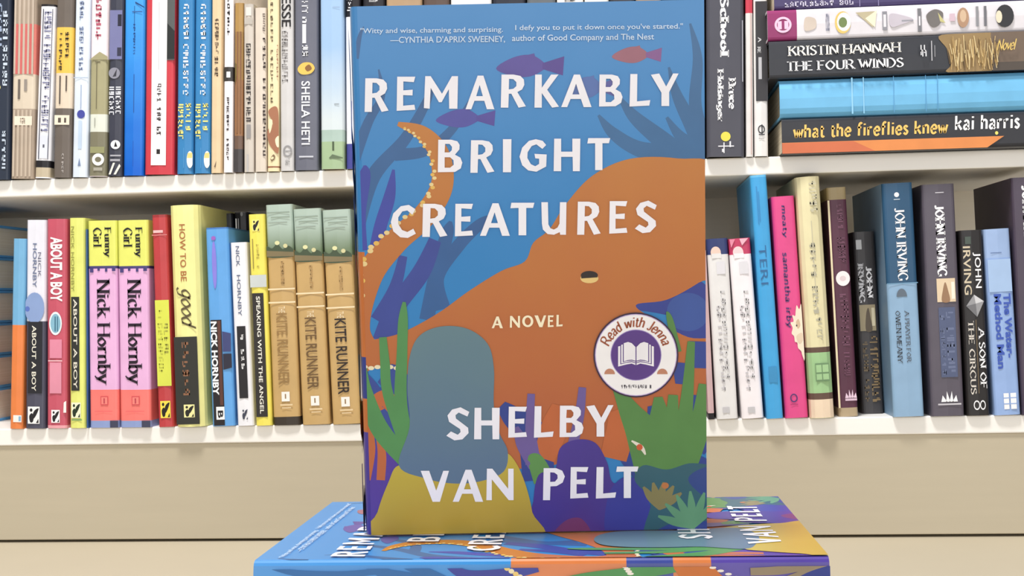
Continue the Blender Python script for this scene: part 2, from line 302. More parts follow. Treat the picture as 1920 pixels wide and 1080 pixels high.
# ------------------------------------------------------------------ one shelved book
# local frame: spine towards -y, x across the spine, z up the spine; decoration is given as (s across 0..1, photo row or column)
INK = 0.00012
def build_book(spec, M, w, h, d, tz):
    """tz(p): photo coordinate along the spine -> local z"""
    root = thing('book', spec['label'], 'book', M, spec.get('group'))
    base = spec['col']; rough = spec.get('rough', 0.42)
    mb = MB(); r = min(0.0032, w * 0.2) if not spec.get('round') else min(0.009, w * 0.38)
    bul = spec.get('bulge', 0.0006)
    prof = [(-w / 2, d), (-w / 2, r)]
    for k in range(1, 4):
        a = math.radians(180 + 90 * k / 3); prof.append((-w / 2 + r + r * math.cos(a), r + r * math.sin(a)))
    prof.append((0, -bul))
    for k in range(0, 3):
        a = math.radians(270 + 90 * k / 3); prof.append((w / 2 - r + r * math.cos(a), r + r * math.sin(a)))
    prof += [(w / 2, r), (w / 2, d)]
    th = 0.0022 if spec.get('hard') else 0.0009
    zs = {0.0, h}; bands = []
    for (p0, p1, c) in spec.get('bands', []):
        a, b = sorted((max(0, min(h, tz(p0))), max(0, min(h, tz(p1))))); bands.append((a, b, c)); zs |= {a, b}
    zs = sorted(zs)
    for i in range(len(zs) - 1):
        if zs[i + 1] - zs[i] < 1e-6: continue
        zm = (zs[i] + zs[i + 1]) / 2; c = base
        for a, b, cc in bands:
            if a <= zm <= b: c = cc
        m = c if isinstance(c, bpy.types.Material) else mat(c, rough)
        for k in range(len(prof) - 1):
            (x0, y0), (x1, y1) = prof[k], prof[k + 1]
            if k == 0 and spec.get('lside'): m_ = mat(spec['lside'], rough)
            else: m_ = m
            mb.face([(x0, y0, zs[i]), (x1, y1, zs[i]), (x1, y1, zs[i + 1]), (x0, y0, zs[i + 1])], m_)
    mbase = base if isinstance(base, bpy.types.Material) else mat(base, rough)
    inn = [(max(-w / 2 + th, min(w / 2 - th, x)), max(th, y)) for x, y in prof]
    for z, fl in ((0, 1), (h, 0)):
        for k in range(len(prof) - 1):
            q = [(*prof[k], z), (*prof[k + 1], z), (*inn[k + 1], z), (*inn[k], z)]
            mb.face(q[::-1] if fl else q, mbase)
    for k, kk in ((0, 0), (-1, 1)):
        q = [(*prof[k], 0), (*inn[k], 0), (*inn[k], h), (*prof[k], h)]
        mb.face(q if kk else q[::-1], mbase)
    front = -bul - INK
    def P3(lay):
        return lambda s, z: (s, front - lay * 0.00004 , z)
    lay = [1]
    kids = []
    for D in spec.get('deco', []):
        k = D[0]; lay[0] += 1
        if k == 'r':
            _, s0, s1, p0, p1, c = D
            a, b = sorted((max(0, tz(p0)), min(h, tz(p1)))) if tz(p0) < tz(p1) else sorted((min(h, tz(p0)), max(0, tz(p1))))
            put(mb, [[(-w/2 + s0*w, a), (-w/2 + s1*w, a), (-w/2 + s1*w, b), (-w/2 + s0*w, b)]], P3(lay[0]), mat(c, rough))
        elif k == 'o':
            _, s, p, rx, ry, c = D
            cz = tz(p); ur = abs(tz(p + ry) - cz)
            pts = ell(-w/2 + s*w, cz, rx * w, ur, 20); pts = clip(pts, -w/2, w/2, 0, h)
            put(mb, [pts], P3(lay[0]), mat(c, rough))
        elif k == 'p':
            _, pts, c = D
            pts = clip([(-w/2 + s*w, tz(p)) for s, p in pts], -w/2, w/2, 0, h)
            put(mb, [pts], P3(lay[0]), mat(c, rough))
        elif k == 'lines':
            _, n, s0, s1, p0, p1, c = D
            for i in range(n):
                s = s0 + (s1 - s0) * (i + .5) / n; a, b = sorted((tz(p0), tz(p1))); a = max(0, a); b = min(h, b); ww = 0.25 * w * (s1 - s0) / n
                put(mb, [[(-w/2 + s*w - ww, a), (-w/2 + s*w + ww, a), (-w/2 + s*w + ww, b), (-w/2 + s*w - ww, b)]], P3(lay[0]), mat(c, rough))
        else: kids.append((D, lay[0]))
    cover = mb.build('cover', root)
    pg = MB(); e = 0.0025 if spec.get('hard') else 0.0006
    pg.box(-w/2 + th + .0001, w/2 - th - .0001, max(r, .003), d - e - .0002, e, h - e, PAGES)
    pg.build('page_block', root)
    for D, ly in kids:
        k = D[0]; cb = MB()
        if k in ('t', 'q', 'n'):
            if k == 't':
                _, text, s0, s1, p0, p1, c, st = D
                bold = 0.0
                if st == 'sans': P = sans_text(text, 0.012)
                elif st == 'bold': P = sans_text(text, 0.035)
                elif st == 'thin': P = sans_text(text, -0.004)
                elif st == 'didot': P = nib_text(text, .19, .045)
                elif st == 'serif': P = nib_text(text, .17, .07)
                elif st == 'slab': P = nib_text(text, .24, .12)
                elif st == 'script': P = nib_text(text, .13, .05, False, .35, .0)
                elif st == 'hand': P = nib_text(text, .17, .14, False, .05, .1)
                else: P = nib_text(text, .2, .16, False)
            elif k == 'q':
                _, n, s0, s1, p0, p1, c = D; P = pseudo(n, int(abs(p0)))
            # reading runs from p0 to p1 along the spine, letter tops towards greater s
            P = fit(P, lambda a, b: (-w/2 + (s0 + (s1 - s0) * b) * w, tz(p0 + (p1 - p0) * a)))
            for q in P:
                if max(z for _, z in q) > h or min(z for _, z in q) < 0: q = clip(q, -w/2, w/2, 0, h)
                if len(q) < 3: continue
                ar = sum(q[i - 1][0] * q[i][1] - q[i][0] * q[i - 1][1] for i in range(len(q)))
                if ar < 0: q = q[::-1]
                cb.face([P3(ly)(*p) for p in q], mat(c, rough))
            nm = 'lettering'
        elif k == 'e':
            _, s0, s1, p0, p1, bg, fg = D
            f2 = lambda a, b: (-w/2 + (s0 + (s1 - s0) * a) * w, tz(p1 + (p0 - p1) * b))
            def sh(pts, c, l): put(cb, [[f2(*q) for q in pts]], P3(ly + l), mat(c, rough))
            if bg: sh([(0, 0), (1, 0), (1, 1), (0, 1)], bg, 0)
            sh(smooth([(.2, .1), (.12, .45), (.35, .62), (.5, .38), (.42, .1)], 4), fg, 1)
            sh(smooth([(.5, .3), (.75, .55), (.92, .9), (.6, .8), (.42, .55)], 4), fg, 2)
            sh(ell(.28, .8, .12, .1, 12), fg, 3); sh([(.7, .05), (.92, .05), (.9, .3)], fg, 4)
            nm = 'emblem'
        elif k == 'crown':
            _, s0, s1, p0, p1, c = D
            f2 = lambda a, b: (-w/2 + (s0 + (s1 - s0) * a) * w, tz(p1 + (p0 - p1) * b))
            for tri in ([(0, 0), (.36, 0), (.1, .62)], [(.3, 0), (.55, 0), (.36, 1)], [(.5, 0), (.74, 0), (.66, 1)], [(.68, 0), (1, 0), (.92, .62)]):
                put(cb, [[f2(*q) for q in tri]], P3(ly), mat(c, rough))
            nm = 'emblem'
        elif k == 'ring':
            _, s, p, rx, ry, c = D
            cz = tz(p); ur = abs(tz(p + ry) - cz); x = -w/2 + s*w
            put(cb, [ell(x, cz, rx*w, ur, 24), ell(x, cz, rx*w*.72, ur*.72, 24)[::-1]], P3(ly), mat(c, rough)); nm = 'emblem'
        elif k == 'poly':
            _, nm, lst = D
            for i, (pts, c) in enumerate(lst):
                pts = clip([(-w/2 + s*w, tz(p)) for s, p in pts], -w/2, w/2, 0, h)
                if len(pts) > 2: put(cb, [pts], P3(ly + i), mat(c, rough))
        cb.build(nm, cover)
    return root
Z_LO, Z_UP = 0.1108, 0.3524
def stand(spec, zs):
    """a book standing on the shelf board at height zs, from its outline in the photo"""
    xtl, xtr, yt, xbl, xbr, yb = spec['q']; Y = spec.get('Y', -0.004)
    d = spec.get('d', 0.125)
    b0, b1 = onY(xbl, yb, Y), onY(xbr, yb, Y); t0, t1 = onY(xtl, yt, Y), onY(xtr, yt, Y)
    pb = (b0 + b1) / 2; pt = (t0 + t1) / 2
    an = math.atan2(pt.x - pb.x, pt.z - pb.z)
    w = ((b1.x - b0.x) + (t1.x - t0.x)) / 2 * math.cos(an) - 0.0005
    lift = abs(math.sin(an)) * w / 2 + 0.0001
    zb = zs
    h = (pt.z - zb) / math.cos(an)
    M = Matrix.Translation((pb.x, Y, zb + lift)) @ Matrix.Rotation(an, 4, 'Y')
    def tz(p):
        u = xbl + (xtl - xbl) * (yb - p) / (yb - yt); u2 = xbr + (xtr - xbr) * (yb - p) / (yb - yt)
        return (onY((u + u2) / 2, p, Y).z - zb) / math.cos(an)
    return build_book(spec, M, w, h, d, tz)
def lie(spec, z0, z1):
    """a book lying with its spine to the front, its head to the left"""
    xl, L, ymid = spec['q']; Y = spec.get('Y', -0.004)
    p = onY(xl, ymid, Y); h = L; w = z1 - z0 - 0.0003
    M = Matrix(((0, 0, -1, p.x + L), (0, 1, 0, Y), (1, 0, 0, (z0 + z1) / 2), (0, 0, 0, 1)))
    def tz(u): return p.x + L - onY(u, ymid - (u - xl) * 0.04, Y).x
    return build_book(spec, M, w, h, spec.get('d', 0.155), tz)

# ------------------------------------------------------------------ floor and bookcase
fl = MB(); fl.box(-3.0, 3.0, -3.5, 1.0, -0.05, 0.0, board_mat('pale_floor', (188, 177, 155), 0.05))
f = fl.build('floor'); f['kind'] = 'structure'
fl = MB(); fl.box(-3.0, 3.0, 0.30, 0.40, 0.0, 2.9, board_mat('wall_paint', (226, 220, 208), 0.03))
f = fl.build('wall_back'); f['kind'] = 'structure'
WHITE = board_mat('white_laminate', (244, 241, 236), 0.04)
PLINTH_SHADE = board_mat('shaded_white_laminate', (187, 176, 153), 0.04)  # white boards turned beige at the plinth, shade put into the colour
BX0, BX1, BD = -0.775, 0.80, 0.275
case = thing('bookcase', 'white two-tier bookcase with beige plinth board holding all the shelved books', 'bookcase', Matrix.Translation((0, 0, 0)))
def cpart(name, args, m, bv=0.0012):
    b = MB(); b.box(*args, m); return bevel(b.build(name, case), bv)
cpart('shelf', (BX0 + .018, BX1 - .018, 0.0, BD, Z_LO - .0165, Z_LO), WHITE)
cpart('shelf', (BX0 + .018, BX1 - .018, 0.0, BD, Z_UP - .0165, Z_UP), WHITE)
cpart('plinth_board', (BX0 + .018, BX1 - .018, 0.002, 0.02, 0.0025, Z_LO - .0166), PLINTH_SHADE, .0008)
cpart('back_panel', (BX0, BX1, BD + .0002, BD + .010, 0.0, 0.72), board_mat('back_laminate', (236, 228, 212), 0.03))
cpart('side_panel', (BX0, BX0 + .0178, 0.0, BD, 0.0, 0.72), WHITE)
cpart('side_panel', (BX1 - .0178, BX1, 0.0, BD, 0.0, 0.72), WHITE)
cpart('top_board', (BX0 + .018, BX1 - .018, 0.0, BD, 0.70, 0.716), WHITE)

# ------------------------------------------------------------------ shelved books
K = (34, 32, 36); WH = (240, 240, 244); GR = (120, 118, 122)
def stripes(*a): return ('lines',) + a
UP, LOW = [], []
G_UP = 'upright books on the upper shelf'; G_LO = 'upright books on the lower shelf'
def U(label, q, col, bands=(), deco=(), **k): UP.append(dict(label=label, q=q, col=col, bands=list(bands), deco=list(deco), group=G_UP, **k))
def B(label, q, col, bands=(), deco=(), **k): LOW.append(dict(label=label, q=q, col=col, bands=list(bands), deco=list(deco), group=G_LO, **k))
# ---- upper shelf, from the side panel inwards
U('near-black navy book with a column of white letters, beside a pinkish striped spine', (-28, 21.5, -92, -32, 18, 334), (36, 46, 66), [],
  [('q', 9, .72, .9, 20, 165, (200, 215, 235)), ('q', 4, .5, .68, 5, 90, (150, 170, 200)), ('q', 5, .72, .86, 245, 320, (190, 205, 225)), ('o', .6, 165, .05, 4, (220, 215, 120))], d=.13, hard=1)
U('tan book with a coral red striped band and small cream label', (25, 71, -85, 20, 61.5, 332), (172, 152, 132),
  [(46, 140, (222, 112, 100)), (140, 205, (216, 200, 176))],
  [stripes(5, .02, .98, -85, 140, (196, 178, 158)), stripes(4, .1, .9, 46, 140, (206, 88, 84)), stripes(5, .05, .95, 207, 332, (196, 178, 156)),
   ('r', .15, .92, 219, 236, (236, 222, 200)), ('q', 5, .3, .72, 224, 0, (170, 150, 130)) if 0 else ('q', 4, .4, .62, 222, 234, (170, 150, 130)),
   ('r', .28, .38, 150, 187, (110, 100, 90)), ('r', .55, .68, 150, 172, (150, 140, 130))])
U('short white leaning book with ladder-like lavender lettering and black foot', (77, 102.3, 9, 62, 95.3, 332), (236, 236, 243),
  [(9, 13, K), (302, 315, K), (315, 333, (196, 180, 150))],
  [('r', .22, .27, 18, 300, (40, 46, 70)), ('r', .84, .88, 18, 300, (60, 66, 92)), ('q', 26, .34, .8, 22, 250, (120, 122, 160)), ('r', .3, .82, 255, 298, (222, 226, 240)), ('r', .5, .62, 272, 278, (90, 90, 110))], d=.115)
U('taupe book with a bright yellow title band', (106.8, 140.5, -88, 98.8, 132.5, 332), (108, 98, 90),
  [(52, 138, (236, 186, 58)), (138, 204, (224, 206, 180))],
  [('q', 7, .22, .4, 62, 134, (60, 50, 40)), ('q', 5, .58, .78, 60, 112, (60, 50, 40)), ('r', .28, .36, 143, 196, (90, 80, 72)), ('r', .64, .72, 143, 172, (90, 80, 72)),
   ('r', .05, .9, 217, 235, (236, 222, 200)), ('r', .25, .42, 222, 231, (90, 80, 72)), ('r', .6, .72, 222, 231, (90, 80, 72)), ('q', 8, .5, .62, 265, 326, (190, 182, 176))])
U('pale icy blue book with a small indigo dot', (142, 171, -80, 134, 163.5, 331), (216, 228, 244), [],
  [('q', 14, .35, .62, 2, 136, (120, 136, 176)), ('o', .55, 215, .26, 8, (54, 60, 160)), ('r', .5, .56, 160, 205, (150, 170, 205)), ('r', .4, .62, 227, 280, (186, 208, 234)),
   ('p', [(.4, 312), (.5, 297), (.6, 312)], (110, 130, 170)), ('r', .02, .98, 146, 147.5, (170, 186, 210))])
U('pinkish white book with an olive house-shaped panel and round white badge', (171.5, 205, -82, 165, 200, 330), (242, 226, 232),
  [(112, 215, (166, 160, 118)), (215, 248, (222, 226, 212)), (248, 331, (128, 124, 98))],
  [('p', [(0, 112.5), (.55, 98), (1, 107), (1, 113), (0, 113)], (166, 160, 118)), ('q', 7, .3, .62, -20, 78, (178, 70, 96)), ('r', .38, .42, 118, 205, (110, 104, 76)), ('r', .3, .6, 116, 118, (110, 104, 76)),
   ('r', .3, .36, 222, 238, (170, 172, 160)), ('o', .55, 300, .34, 11.5, (240, 240, 236)), ('o', .55, 300, .18, 5, (120, 116, 92)), ('r', .3, .8, 315, 321, (170, 166, 150)), ('r', .1, .9, 276, 288, (150, 150, 100))])
U('dark slate book with a lavender panel and slanted white slashes at its foot', (206, 233, -75, 201, 229, 329), (60, 62, 78), [],
  [('r', .06, .94, 20, 112, (112, 114, 166)), ('r', .62, .9, 28, 50, (40, 40, 60)), ('r', .6, .9, 90, 106, (52, 52, 76)), ('o', .42, 138, .4, 10.5, (140, 140, 156)), ('p', [(.3, 145), (.6, 130), (.55, 144)], (60, 60, 70)),
   ('q', 6, .08, .42, 162, 218, (226, 228, 238)), ('q', 6, .54, .9, 162, 216, (226, 228, 238)), ('o', .56, 272, .34, 8.5, (238, 238, 240)), ('p', [(.46, 276), (.56, 266), (.7, 276)], K),
   ('r', .2, .95, 291, 294, (170, 170, 180)), ('r', .2, .9, 299, 303, (170, 170, 180)), ('p', [(.1, 328), (.4, 306), (.55, 306), (.25, 328)], (232, 230, 222)), ('p', [(.45, 328), (.85, 308), (.95, 312), (.62, 328)], (232, 230, 222))])
U('bright cobalt blue book with a thin dark line of lettering', (234, 272.5, -90, 230, 269, 327), blend_mat('cobalt_print', (6, 96, 205), (64, 158, 238), 2, 0.0, .16), [],
  [('r', .5, .525, 12, 60, (20, 60, 120)), ('q', 12, .46, .56, 40, 104, (20, 66, 140)), ('r', .5, .53, 140, 212, (24, 70, 150)), ('r', .49, .51, 265, 312, (20, 76, 180)), ('p', [(.55, 4), (1, 14), (1, 16), (.55, 7)], (20, 60, 120)), ('r', .4, .9, 22, 24, (40, 90, 160))], hard=1)
U('red book with a tall white spine panel and small black letters', (274, 330, -85, 270, 326, 326), (204, 36, 50), [],
  [('r', .66, 1, -85, 114, (88, 92, 92)), ('p', [(.66, 40), (1, 60), (1, 112), (.66, 112)], (40, 44, 44)), ('r', .23, .74, -85, 311, (246, 243, 244)), ('q', 11, .42, .56, 157, 256, (70, 60, 62)),
   ('r', .42, .54, 281, 290, (40, 36, 36)), ('r', .46, .475, 5, 132, (190, 186, 190))])
for i, (q, lab) in enumerate((((334, 365, -86, 330, 362.3, 331), 'blue book with white and yellow lettering, touching the red spine'),
                              ((366, 397, -86, 363, 394, 331), 'blue book with white and yellow lettering, touching a thin cream spine'))):
    U(lab, q, (34, 122, 190), [], [('q', 17, .38, .7, -30, 181, (232, 240, 248)), ('q', 7, .1, .42, 195, 263, (240, 226, 110)), ('q', 5, .56, .88, 193, 247, (240, 226, 110)),
      ('o', .84, 300, .2, 16, (244, 244, 236)), ('p', [(.66, 297), (.7, 288), (.98, 287), (.98, 297)], (236, 206, 110)), ('r', .44, .47, 278, 316, (70, 150, 210))])
U('thin cream tan book with small dark title lettering', (397.5, 420, -95, 394.5, 417.5, 328), (228, 198, 152), [],
  [('q', 9, .3, .62, 35, 102, (96, 76, 60)), ('q', 4, .3, .6, 106, 145, (96, 76, 60)), ('p', [(.3, 314), (.5, 302), (.44, 314)], (120, 96, 74)), ('r', .88, 1, -95, 328, (196, 160, 112))])
U('white paperback with black square ornament halfway up its spine', (421, 439.2, -82, 418.5, 436.4, 327), (243, 238, 240), [(126, 153, (62, 58, 56))],
  [('r', .3, .72, 135, 146, (246, 246, 246)), ('q', 7, .34, .62, -20, 70, (44, 40, 42)), ('q', 8, .34, .6, 182, 248, (60, 54, 58)), ('q', 5, .34, .6, 260, 301, (60, 54, 58))], Y=-.006)
U('brown and gold book darkening to charcoal at its foot, squeezed between pale spines', (440.6, 456.2, 6, 437.6, 456, 328), (156, 104, 62), [(4, 60, (176, 134, 66)), (60, 150, (160, 118, 58)), (255, 280, (112, 84, 68)), (280, 329, (70, 66, 68))],  # dark foot bands paint in the shade of a recessed spine
  [('p', [(.1, 118), (.5, 126), (.3, 140), (.1, 160)], (110, 90, 30)), stripes(2, .2, .9, 60, 250, (134, 88, 52))], Y=-.005)
U('short pale grey book with a column of black capital blocks', (457, 475.5, 8, 456.5, 477, 328), (206, 196, 184), [(8, 30, (196, 188, 178))],
  [('r', .25, .8, 14, 30, (226, 220, 212)), ('r', .1, .9, 34, 46, (188, 180, 170)), ('q', 15, .26, .72, 81, 230, (70, 64, 62)), ('r', .28, .72, 234, 260, (150, 146, 146)), ('r', .3, .5, 290, 328, (188, 184, 182))], d=.12)
U('beige book with dark letters running down its edge', (477, 499.5, 15, 477.8, 500, 328), (220, 206, 190), [], [('q', 15, .72, .97, 70, 296, (70, 58, 54)), ('q', 4, .72, .94, 25, 60, (130, 116, 106))], d=.12)
U('cream book with a chestnut brown animal-like drawing near its foot', (500.5, 523, -80, 500.6, 524, 325), (238, 220, 170), [(312, 315, (150, 90, 60))],
  [('q', 16, .3, .52, -10, 195, (126, 110, 80)), ('q', 8, .82, .95, 84, 150, (176, 120, 90)), ('p', smooth([(.1, 210), (.7, 200), (.98, 215), (1, 280), (.75, 287), (.15, 268), (.05, 245), (.5, 232)], 6), (166, 104, 70)),
   ('p', smooth([(.15, 226), (.45, 226), (.4, 240), (.2, 250)], 5), (244, 224, 180)), ('p', smooth([(.7, 262), (1, 256), (1, 276), (.8, 274)], 5), (244, 230, 190)), ('p', smooth([(.3, 298), (.55, 290), (.7, 296), (.42, 303)], 4), (130, 104, 70)), ('p', [(.3, 297), (.5, 294), (.6, 297), (.4, 300)], (240, 222, 174))])
U('silvery white book with large black surname in capitals at its top', (524, 550, -92, 525, 551.3, 321), (208, 206, 206), [],
  [('t', 'HESSE', .14, .84, -28, 51, (26, 24, 26), 'sans'), ('q', 14, .16, .6, 58, 155, (140, 136, 136)), ('ring', .56, 284, .34, 11, (150, 148, 150)), ('r', .3, .84, 283, 285, (150, 148, 150)), ('q', 4, .4, .7, 298, 310, (176, 174, 174))])
U('slate grey book with white capitals and a golden egg-shaped picture', (551.5, 597, -95, 552, 597.5, 322), (104, 106, 122), [],
  [('q', 3, .32, .58, 2, 26, (232, 234, 240)), ('t', "n", .34, .52, 32, 44, (232, 234, 240), 'hand'), ('r', .34, .5, 46, 82, (224, 226, 234)), ('q', 2, .34, .58, 84, 108, (232, 234, 240)),
   ('p', smooth([(.14, 130), (.35, 119), (.7, 119), (.86, 129), (.68, 139), (.3, 140)], 6), (236, 184, 66)), ('p', smooth([(.45, 128), (.62, 122), (.74, 130), (.56, 135)], 5), (140, 92, 40)),
   ('t', 'SHEILA HETI', .3, .66, 153, 272, (240, 242, 248), 'sans'), ('q', 11, .16, .24, 294, 295, (220, 222, 230)) if 0 else ('r', .2, .8, 293, 296, (200, 202, 212))], hard=1)
U('book with a misty blue sky over a green field on its spine', (599, 643.5, -95, 601.3, 646, 322), blend_mat('sky_spine_print', (212, 222, 226), (160, 192, 228), 2, 0.04, .12),
  [(244, 266, (170, 196, 186)), (266, 323, (160, 188, 142))], [('r', .5, .58, 266, 283, (72, 90, 60)), ('p', [(.35, 297), (.5, 290), (.95, 296), (.95, 298), (.4, 298)], (96, 116, 84)), ('r', .6, .8, 195, 197, (150, 160, 166)), ('r', .55, .85, 14, 15, (140, 160, 190))], Y=-.008)
U('narrow white and navy book half hidden by the standing cover', (646.5, 676, -70, 648.5, 678, 318), (236, 236, 242), [(-80, 32, (30, 28, 34)), (270, 320, (58, 60, 150))], [('q', 5, .1, .45, -25, 22, (236, 236, 240)), ('r', .36, .42, 190, 262, (150, 156, 210))])
# peeking over the top of the standing book, the rest hidden by it
peek = [((679, 722, -95), (34, 34, 42), 'black'), ((723, 792, -70), (176, 142, 104), 'tan'), ((793, 843, -85), (92, 72, 64), 'umber'), ((844, 922, -80), (238, 236, 236), 'thick white'), ((923, 986, -100), (40, 42, 56), 'ink blue'),
        ((987, 1042, -60), (96, 104, 112), 'steel grey'), ((1043, 1094, -75), (244, 240, 238), 'slim white'), ((1095, 1142, -90), (232, 230, 226), 'ivory'), ((1143, 1190, -72), (52, 52, 60), 'charcoal'), ((1191, 1240, -95), (160, 130, 100), 'light brown'), ((1241, 1282, -66), (40, 44, 60), 'midnight'), ((1283, 1322, -80), (70, 76, 96), 'dusk blue')]
for (x0, x1, yt), c, nm in peek:
    yb = 321 - (x0 - 646) * .033
    U('%s book showing only a sliver above the top edge of the standing cover' % nm, (x0, x1, yt, x0 + 1, x1 + .5, yb), c, [], [('q', 4, .3, .7, -4, 6, WH if sum(c) < 360 else K)] if nm in ('black', 'slim white') else [])
U('dark slate book with white serif lettering and a yellow dot, beside the standing cover', (1323.5, 1395, -100, 1325, 1396.5, 297), (72, 72, 84), [],
  [('t', 'The Gifted School', .36, .6, -205, 108, WH, 'slab'), ('t', 'Bruce', .58, .78, 147, 206, WH, 'slab'), ('t', 'Holsinger', .25, .45, 130, 229, WH, 'slab'), ('o', .5, 257, .13, 9, (232, 214, 50)),
   ('r', .44, .47, 268, 288, (226, 226, 232)), ('r', .3, .72, 274, 276, (226, 226, 232)), ('r', .4, .44, 280, 286, (226, 226, 232)), ('r', .6, .64, 266, 277, (226, 226, 232)), ('r', .94, .97, 40, 155, (150, 150, 162))], hard=1, Y=-.007)
U('thin white leaning book with a red tip, beside dark slate spine', (1396.2, 1411.5, -85, 1399, 1412.5, 295), (232, 228, 226), [(-90, 25, (206, 44, 66))], [('r', .7, .8, 25, 290, (200, 160, 150))], Y=-.003)
U('white book with a black upper panel and boxed dark monogram', (1412.5, 1437, -90, 1414, 1442, 294), (233, 231, 230), [(-2, 3, (236, 234, 234))],
  [('r', .12, 1, 3, 190, (50, 48, 52)), ('t', 'A', .3, .56, 70, 80, WH, 'serif'), ('t', 'RE', .26, .5, 88, 100, WH, 'serif'), ('r', .32, .56, 108, 149, (190, 190, 196)), ('ring', .5, 243, .26, 8, (40, 40, 46)), ('r', .3, .74, 252, 254, (70, 70, 76)), ('r', .5, .58, 234, 252, (40, 40, 46)), ('r', .3, .7, 259, 261, (180, 178, 178))])
# ---- lower shelf, from the side panel inwards
B('thin book, sky blue above and orange below, first on the lower shelf', (26.5, 46.5, 448, 15, 44.8, 805), (228, 112, 42), [(440, 610, (98, 168, 216))], [('r', .3, .95, 779, 792, (240, 236, 230)), ('r', .72, .9, 781, 790, (120, 170, 210))], d=.128)
B('white and slate book with pale blue ellipse over a black title panel', (48.8, 87, 413, 46.8, 84, 803), (228, 228, 240), [(603, 806, (74, 74, 94))],
  [('o', .46, 578, .5, 29, (124, 152, 206)), ('o', .1, 580, .12, 5, (70, 100, 190)), ('r', .14, .86, 604, 738, (36, 36, 44)), ('t', 'ABOUT A BOY', .34, .56, 611, 734, (232, 228, 210), 'sans'), ('t', 'NICK', .62, .78, 474, 520, (90, 90, 120), 'thin'), ('t', 'HORNBY', .36, .56, 457, 540, (100, 112, 150), 'sans'), ('e', .16, .76, 763, 795, (240, 240, 240), K)])
B('raspberry red book with bold white capitals and a light blue oval', (88.5, 124, 411, 85.5, 127, 803), (196, 66, 88), [(798, 806, (230, 150, 160))],
  [('t', 'ABOUT A BOY', .2, .8, 445, 566, (250, 244, 244), 'bold'), ('o', .46, 607, .32, 22, (226, 236, 240)), ('o', .46, 607, .25, 18, (120, 178, 204)), ('r', .42, .47, 594, 622, (30, 90, 120)), ('r', .54, .58, 594, 622, (30, 90, 120)),
   ('r', .18, .78, 637, 672, (222, 122, 152)), ('r', .18, .76, 680, 738, (222, 130, 156)), ('r', .1, .8, 676, 678, (240, 190, 200)), ('e', .26, .68, 769, 793, (250, 246, 246), K), ('p', [(.88, 755), (1, 752), (1, 774), (.86, 774)], (246, 240, 232))])
B('narrow lime yellow book with long black title strip', (128.5, 159.5, 409, 130.5, 160, 803), (226, 230, 104), [],
  [('t', 'NICK HORNBY', .14, .34, 425, 547, (150, 150, 60), 'sans'), ('r', .14, .66, 557, 733, (44, 46, 44)), ('t', 'ABOUT A BOY', .28, .52, 561, 729, (226, 222, 204), 'sans'), ('e', .14, .74, 755, 784, (236, 238, 200), (30, 50, 30)), ('r', .16, .8, 786, 789, (120, 160, 90))])
B('blue slip of a book behind the lime yellow spine', (161, 163.2, 430, 161.5, 166, 802), (44, 90, 160), [], [], d=.11)
for q, lab in (((163.8, 218.3, 414, 167.2, 223.5, 800), 'pink and yellow book with black serif lettering, next to the lime yellow spine'),
               ((219.3, 277.5, 413, 224.5, 283.5, 799), 'pink and yellow book with black serif lettering, next to a red spine')):
    B(lab, q, (228, 168, 218), [(405, 499, (228, 231, 92)), (499, 504, (62, 52, 120)), (731, 789, (244, 100, 92)), (789, 806, (128, 148, 206))],
      [('t', 'Funny', .54, .82, 426, 484, K, 'didot'), ('t', 'Girl', .2, .5, 427, 464, K, 'didot'), ('t', 'Nick Hornby', .2, .76, 523, 723, (38, 20, 40), 'didot'),
       ('r', .08, .2, 504, 511, (62, 52, 120)), ('r', .34, .42, 504, 508, (62, 52, 120)), ('r', .6, .68, 504, 510, (62, 52, 120)), ('r', .84, .96, 504, 509, (62, 52, 120)),
       ('r', .4, .66, 743, 760, (206, 60, 66)), ('r', .43, .63, 745, 758, (244, 110, 100)), ('r', .5, .55, 747, 757, (180, 50, 60)), ('r', .2, .8, 771, 772, (226, 80, 84)), ('r', .72, 1, 789, 802, (60, 62, 90))])
B('scarlet book with a lime green label and yellow emblem', (284, 312.2, 403, 296, 326.5, 801), (190, 42, 46), [(401, 408, (160, 34, 38))],
  [('r', .1, .74, 432, 437, (236, 180, 180)), ('r', .0, 1, 440, 442, (210, 110, 110)), ('r', .06, .98, 563, 724, (216, 222, 60)), ('q', 10, .2, .5, 580, 705, (186, 190, 50)), ('q', 5, .6, .85, 605, 670, (160, 160, 50)), ('e', .2, .86, 752, 784, (240, 216, 50), (30, 26, 20))])
B('thick pale yellow hardback with script lettering and black lower panel', (313.5, 371.5, 385, 329, 384, 798), (238, 234, 142), [],
  [('t', 'HOW TO BE', .36, .56, 421, 528, (172, 96, 40), 'sans'), ('t', 'good', .2, .82, 538, 618, (96, 84, 50), 'script'), ('r', .06, .84, 632, 796, (48, 48, 44)), ('q', 6, .32, .54, 640, 744, (140, 90, 60)), ('e', .32, .68, 759, 783, (238, 232, 150), (36, 36, 30))], hard=1, round=1, d=.12, Y=-.008)
B('bright blue book with tall white capitals on a black strip', (385, 427, 427, 396.5, 441.5, 797), (74, 152, 228), [(425, 430, (50, 110, 190))],
  [('r', .1, .58, 600, 798, (34, 30, 34)), ('r', .4, .54, 602, 760, (92, 50, 40)), ('t', 'NICK HORNBY', .1, .37, 603, 741, (250, 250, 252), 'bold'), ('r', .22, .58, 763, 787, (246, 246, 246)), ('t', 'B', .28, .52, 770, 784, K, 'bold'), ('o', .36, 497, .1, 45, (120, 110, 220)), ('o', .36, 447, .1, 4, (150, 80, 190)),
   ('p', [(.6, 622), (.98, 626), (.96, 660), (.6, 660)], (54, 62, 120)), ('p', [(.6, 664), (.98, 664), (.98, 690), (.6, 694)], (40, 40, 60))], d=.08)
